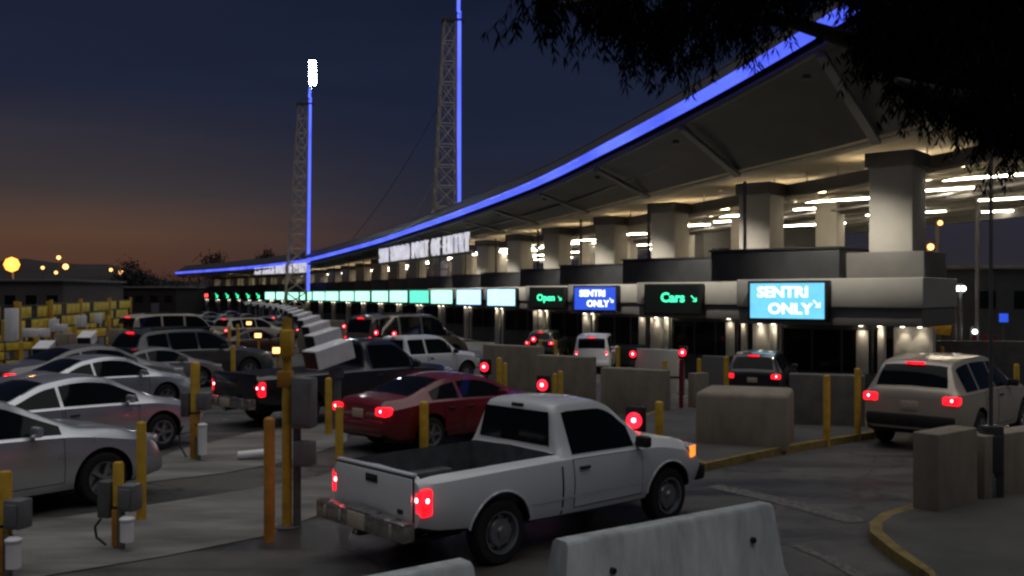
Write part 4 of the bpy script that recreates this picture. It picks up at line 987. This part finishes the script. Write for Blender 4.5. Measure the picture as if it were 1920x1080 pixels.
# ------------------------------------------------------------------ yellow gates and cabinets on the left
def gate(px0, px1, D0, D1, y0, label):
    a, b = gx(px0, D0), gx(px1, D1); d = b-a; L = math.hypot(d.x, d.y); ang = math.atan2(d.y, d.x)
    h = HC-(y0-HY)*a.y/F-a.z; root = thing('lane_gate', label, 'gate', a, ang, 'yellow lane gates on the left')
    for x in (0, L): MB().box((x, 0, h/2), (.16, .16, h), .01).build('post', M['yellow'], root)
    mb = MB(); n = max(2, int(L/1.1)); 
    for k in range(4): mb.box((L/2, .06, h*.34+k*h*.20), (L, .05, .05))
    for i in range(1, n): mb.box((L*i/n, .06, h*.64), (.05, .045, h*.66))
    mb.build('rails', M['booth_dark'], root)
    for k in range(3):
        for i in range(n):
            if (i*7+k*3) % 5 == 0: continue
            MB().box((L*(i+.5)/n, .01, h*.44+k*h*.20), (L/n-.10, .025, h*.165), .004).build('yellow_panel', M['gate'], root)
    return root
gate(-60, 30, 40, 44, 566, 'yellow lane gate cut off by the left edge'); gate(36, 90, 44, 50, 566, 'yellow lane gate behind the two pale control boxes')
gate(-50, 66, 33.5, 36, 640, 'low yellow gate below the pair of pale control boxes'); gate(140, 226, 42, 46, 612, 'low yellow gate left of the tan cabinet'); gate(96, 150, 50, 57, 562, 'yellow lane gate behind the tall grey cabinet'); gate(152, 204, 58, 66, 560, 'yellow lane gate left of the beige shuttle van'); gate(206, 245, 68, 76, 558, 'farthest yellow lane gate, next to the beige shuttle van')
def cabinet(px, y0, y1, w, D, m, label, dep=.4):
    c = at(px, (y0+y1)/2, D); s = D/F; g = gz(D); root = thing('control_cabinet', label, 'cabinet', (c.x, c.y, g), R(-15), 'control cabinets by the yellow gates')
    hgt = (y1-y0)*s; MB().box((0, 0, c.z-g), (w*s, dep, hgt), .02).box((0, -dep/2-.008, c.z-g), (w*s*.8, .015, hgt*.85), .003).build('cabinet_box', M[m], root)
    if c.z-g-hgt/2 > .05: MB().box((0, 0, (c.z-g-hgt/2)/2), (.12, .12, c.z-g-hgt/2)).build('post', M['cab_grey'], root)
    return root
cabinet(22, 578, 650, 16, 36, 'white_metal', 'tall narrow white cabinet at the left edge'); cabinet(57, 616, 632, 19, 36, 'white_metal', 'small pale box, left of a pair on posts'); cabinet(80, 616, 632, 18, 36.5, 'white_metal', 'small pale box, right of a pair on posts')
cabinet(101, 598, 622, 11, 43, 'white_metal', 'slim white box in front of the yellow gates'); cabinet(115, 608, 622, 16, 42, 'white_metal', 'pale box on top of the grey cabinet'); cabinet(122, 625, 664, 34, 34, 'conc', 'wide grey cabinet left of the flaring brake lamp')
cabinet(152, 592, 613, 14, 48, 'white_metal', 'white box left of the small orange lamp'); cabinet(184, 588, 606, 9, 54, 'white_metal', 'slim white box among the far yellow gates')
cabinet(219, 617, 646, 26, 40, 'conc', 'tan cabinet left of the dark utility car roof')
for px, D, z in ((76, 33, .95), (158, 38, 1.1)):
    o = copy_tree(hood0); b = gx(px, D); o.location = (b.x, b.y, z-.3); o.rotation_euler = (0, 0, R(100)); o['group'] = 'white scanner hoods by the yellow gates'; o['label'] = 'white scanner hood with dark open front left of the grey cabinet' if px < 100 else 'white scanner hood above the flaring brake lamp'
# ------------------------------------------------------------------ background: lamps, buildings, trees
def street_lamp(px, py, D, m, r, label, grp='distant lamps on the dark hillside'):
    p = at(px, py, D); g = -2 if D > 300 else gz(D); root = thing('street_lamp', label, 'street lamp', (p.x, p.y, g), 0, grp)
    h = p.z-g; MB().cyl((0, .3, 0), (0, .3, h+.2), .10, n=8).cyl((0, .3, h+.2), (0, 0, h+.2), .06, n=6).build('post', M['steel'], root)
    MB().lathe([(0, -r), (r*.7, -r*.7), (r, 0), (r*.7, r*.7), (0, r)], Matrix.Translation((0, 0, h)), 12).build('lamp', M[m], root, 60)
    return root
street_lamp(22, 496, 110, 'sodium', .85, 'blazing orange street lamp at the left edge', 'street lamps')
ol = bpy.data.lights.new('orange_lamp_light', 'POINT'); ol.energy = 500; ol.color = (1, .5, .15); ol.shadow_soft_size = .6; oo = bpy.data.objects.new('orange_lamp_light', ol); C.objects.link(oo); oo.location = at(22, 496, 108)
for px, py, r, m, lab in ((110, 483, 1.0, 'lamp_warm', 'uppermost pale lamp right of the orange street lamp'), (123, 500, 1.4, 'lamp_warm', 'brightest pale lamp right of the orange street lamp'), (80, 502, .8, 'lamp_warm', 'dim lamp nearest the orange street lamp'), (105, 511, .8, 'lamp_warm', 'lowest small lamp right of the orange street lamp'), (208, 506, .8, 'lamp_warm', 'dim hillside lamp left of the dark tree'), (226, 511, 1.3, 'lamp_warm', 'bright hillside lamp beside the dark tree'), (655, 455, .9, 'sodium', 'orange lamp glowing just above the canopy roof'), (259, 550, .8, 'lamp_white', 'white lamp low behind the yellow gates')):
    street_lamp(px, py, 380 if py > 460 else 400, m, r*.8, lab)
for i, px in enumerate((275, 290, 306, 321, 336)): street_lamp(px, 561, 230, 'lamp_white', .3, 'tiny white lamp in the level string left of the red signs', 'string of tiny white lamps')
for px, py, m, r, lab in ((1796, 541, 'lamp_white', .13, 'white lamp right of the booths, left of a pair'), (1806, 541, 'lamp_white', .13, 'white lamp right of the booths, right of a pair'), (1838, 158, 'lamp_warm', .2, 'warm lamp glowing through the tree leaves'), (1763, 418, 'lamp_warm', .12, 'small reddish lamp right of the big column'), (1745, 463, 'lamp_warm', .16, 'greenish lamp on the edge of the canopy end'), (1828, 622, 'lamp_white', .11, 'small lamp on a pole behind the silver utility car')):
    street_lamp(px, py, 46, m, r, lab, 'lamps beyond the booths on the right')
def building(px0, px1, D, ytop, depth, m, label, name='warehouse', win=0):
    a, b = gx(px0, D), gx(px1, D); L = b.x-a.x; h = HC-(ytop-HY)*D/F-a.z; root = thing(name, label, 'building', ((a.x+b.x)/2, D, a.z))
    MB().box((0, depth/2, h/2), (L, depth, h)).build('wall', M[m], root, None)
    MB().box((0, depth/2, h+.12), (L+.5, depth+.5, .22), .02).build('roof', M['band'], root)
    for i in range(win):
        x = -L/2+L*(i+.5)/win; f = MB().box((x, -.02, h*.62), (L/win*.5, .06, h*.22)).build('window', M['glass'], root)
    d = MB().box((L*.3, -.03, 1.1), (1.2, .08, 2.2)).build('door', M['steel'], root)
    return root
building(-120, 118, 90, 528, 14, 'wall_far', 'low grey warehouse behind the yellow gates on the left', win=6)
building(135, 330, 150, 540, 14, 'hill', 'dark low building in the middle distance below the hillside lamps', win=7)
building(1745, 2300, 62, 505, 12, 'booth_dark', 'dark building beyond the booths at the right edge', win=8)
building(1320, 1565, 66, 398, 8, 'band', 'plain grey block seen between the canopy piers', 'office_block', win=4)
p = gx(1762, 45); root = thing('warning_board', 'tilted yellow warning board with red end right of the booths', 'sign', p, R(-20)); zz = HC-(617-HY)*45/F-p.z
MB().box((0, 0, zz), (.95, .06, .5), .01, ry=R(8)).build('board', M['yellow'], root); MB().box((-.55, 0, zz+.06), (.16, .07, .5), .01, ry=R(8)).build('red_end', M['paint_red'], root); MB().cyl((0, .06, 0), (0, .06, zz), .05, n=8).build('post', M['steel'], root)
for px, lab in ((1826, 'left'), (1848, 'middle'), (1864, 'right')):
    p = gx(px, 40); o = MB().cyl((0, 0, 0), (0, 0, HC-(632-HY)*40/F-p.z), .05, n=8).box((0, -.02, HC-(634-HY)*40/F-p.z), (.2, .1, .3), .03).build('lane_marker', M['paint_red'], None); o.location = p; tag(o, 'red lane marker post behind the silver utility car, %s of three' % lab, 'marker', 'red marker posts on the right')
p = at(1882, 596, 50); root = thing('information_sign', 'small blue lit sign at the right edge', 'sign', (p.x, 50, gz(50))); MB().box((0, 0, p.z-gz(50)), (.45, .08, .45), .02).build('panel', M['scr_blue'], root); MB().cyl((0, .05, 0), (0, .05, p.z-gz(50)), .04, n=8).build('post', M['steel'], root)
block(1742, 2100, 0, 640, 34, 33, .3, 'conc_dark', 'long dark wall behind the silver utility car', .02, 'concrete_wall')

def leaves(mb_v, mb_f, c, n, spread, L, w, droop, rnd):
    for _ in range(n):
        p = c+Vector((rnd.gauss(0, 1)*spread[0], rnd.gauss(0, 1)*spread[1], rnd.gauss(0, 1)*spread[2]))
        d = Vector((rnd.uniform(-1, 1), rnd.uniform(-1, 1), rnd.uniform(-1, .6)-droop)).normalized(); s = d.cross(Vector((rnd.uniform(-1, 1), rnd.uniform(-1, 1), rnd.uniform(-1, 1)))).normalized()
        l = L*rnd.uniform(.6, 1.3); k = len(mb_v); ww = w*rnd.uniform(.7, 1.3)
        mb_v += [p, p+d*l*.5+s*ww, p+d*l, p+d*l*.5-s*ww]; mb_f.append((k, k+1, k+2, k+3))
def leaf_obj(name, v, f, m, parent, org):
    me = bpy.data.meshes.new(name); me.from_pydata([tuple(x-org) for x in v], [], f); return link(name, me, M[m], parent)
def small_tree(px, ytop, D, w, label, name='tree', g=None):
    rnd = random.Random(int(px)); base = Vector(((px-CX)*D/F, D, gz(D))); h = HC-(ytop-HY)*D/F-base.z
    root = thing(name, label, 'tree', base, 0, g or 'dark trees on the skyline')
    tr = MB(); tr.cyl((0, 0, 0), (0, 0, h*.6), .22, .12, 8)
    for k in range(5): a = k*1.3; tr.cyl((0, 0, h*(.35+.06*k)), (math.cos(a)*w*.35, math.sin(a)*w*.35, h*(.6+.06*k)), .09, .04, 6)
    tr.build('trunk', M['bark'], root); v, f = [], []
    for k in range(16): 
        a = rnd.uniform(0, 6.3); rr = rnd.uniform(0, w*.4); leaves(v, f, base+Vector((math.cos(a)*rr, math.sin(a)*rr, h*rnd.uniform(.5, .97))), 110, (w*.13, w*.13, h*.05), h*.05, h*.013, .1, rnd)
    leaf_obj('crown', v, f, 'bush', root, base)
small_tree(243, 486, 170, 7, 'dark slender tree on the skyline by the bright hillside lamp'); small_tree(408, 478, 240, 9, 'dark tree on the skyline left of the canopy tip'); small_tree(500, 472, 230, 6, 'small dark tree left of the farther mast'); small_tree(275, 505, 190, 9, 'bushy dark tree on the skyline right of the slender tree'); small_tree(330, 512, 200, 12, 'low dark tree on the skyline at the canopy tip')
# foreground tree, its trunk just right of the picture
tree_b = Vector((8.4, 11.0, gz(11))); tree = thing('tree', 'large dark overhanging tree filling the upper right corner', 'tree', tree_b)
rnd = random.Random(3); tr = MB()
def limb(pts, r0, r1):
    n = len(pts)-1
    for i in range(n): tr.cyl(pts[i]-tree_b, pts[i+1]-tree_b, r0+(r1-r0)*i/n, r0+(r1-r0)*(i+1)/n, 10)
T = lambda px, py, D: at(px, py, D)
fork = Vector((8.1, 10.8, 4.9))
limb([tree_b, Vector((8.35, 11, 2.4)), fork], .34, .25)
tips = []
for ends in ([(1900, 150, 10.8), (1780, 60, 10.5), (1600, -10, 10), (1400, -40, 9.6), (1200, -20, 9.4), (1050, 10, 9.2)], [(1950, 60, 11), (1760, -60, 11), (1500, -120, 10.5), (1250, -130, 10.2)], [(1960, 200, 10.2), (1850, 190, 9.6), (1740, 170, 9.2), (1680, 150, 9)], [(2000, 100, 10.5), (1930, -80, 10), (1800, -200, 9.6)], [(1980, 230, 11.6), (1880, 230, 12), (1800, 210, 12.4)], [(1850, 100, 10.7), (1640, 90, 10.4), (1480, 40, 10), (1330, 30, 9.8)]):
    P = [fork]+[T(*e) for e in ends]; limb(P, .17, .03); tips.append(P)
v, f = [], []
def strand(c, n, L, rn=rnd):
    """a drooping spray of narrow leaves"""
    x, y = rn.gauss(0, .025), rn.gauss(0, .025); p = Vector(c)
    for i in range(n):
        p = p+Vector((x+rn.gauss(0, .02), y+rn.gauss(0, .02), -L/n))
        for _ in range(4):
            d = Vector((rn.uniform(-1, 1), rn.uniform(-1, 1), -1.3)).normalized(); s = d.cross(Vector((rn.uniform(-1, 1), rn.uniform(-1, 1), .3))).normalized(); l = rn.uniform(.08, .16); k = len(v)
            v.extend([p, p+d*l*.5+s*.010, p+d*l, p+d*l*.5-s*.010]); f.append((k, k+1, k+2, k+3))
def spray(px, py, D, sx, sy, n, L0=.25, L1=.6):
    for _ in range(n):
        q = T(px+rnd.uniform(-sx, sx), py+rnd.uniform(-sy, sy), D+rnd.uniform(-.7, .7)); strand(q, 8, rnd.uniform(L0, L1))
for a in ((1085, -40, 9.3, 90, 22, 40), (1000, -25, 9.2, 60, 12, 8), (1120, -20, 9.4, 60, 20, 22), (1220, -20, 9.6, 80, 40, 60), (1180, 50, 9.6, 30, 30, 10), (1330, -30, 9.8, 90, 60, 110), (1270, 45, 9.8, 60, 40, 26), (1450, -70, 10, 90, 40, 110), (1390, 10, 10, 40, 25, 16), (1560, -95, 10.2, 70, 30, 90), (1690, 20, 10.3, 60, 50, 130), (1640, -30, 10.3, 50, 40, 70), (1770, 40, 10.3, 80, 90, 260), (1860, 40, 10.5, 90, 110, 330), (1790, 100, 9.6, 70, 40, 80), (1870, 130, 9.8, 55, 60, 140), (1900, 200, 10, 30, 30, 36), (1740, 130, 9.4, 40, 22, 16), (1815, 160, 10, 45, 22, 22), (1898, 240, 10, 22, 16, 10), (1665, 60, 10.2, 35, 24, 14), (1250, -170, 10.2, 110, 45, 70), (1480, -190, 10.4, 120, 60, 110), (1720, -190, 10.6, 120, 90, 150), (1900, -150, 10.4, 90, 120, 150), (2060, 40, 10.6, 90, 160, 160)): spray(*a)
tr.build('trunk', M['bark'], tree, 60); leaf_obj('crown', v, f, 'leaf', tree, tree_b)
print('objects', len(bpy.data.objects), 'leaves', len(f))
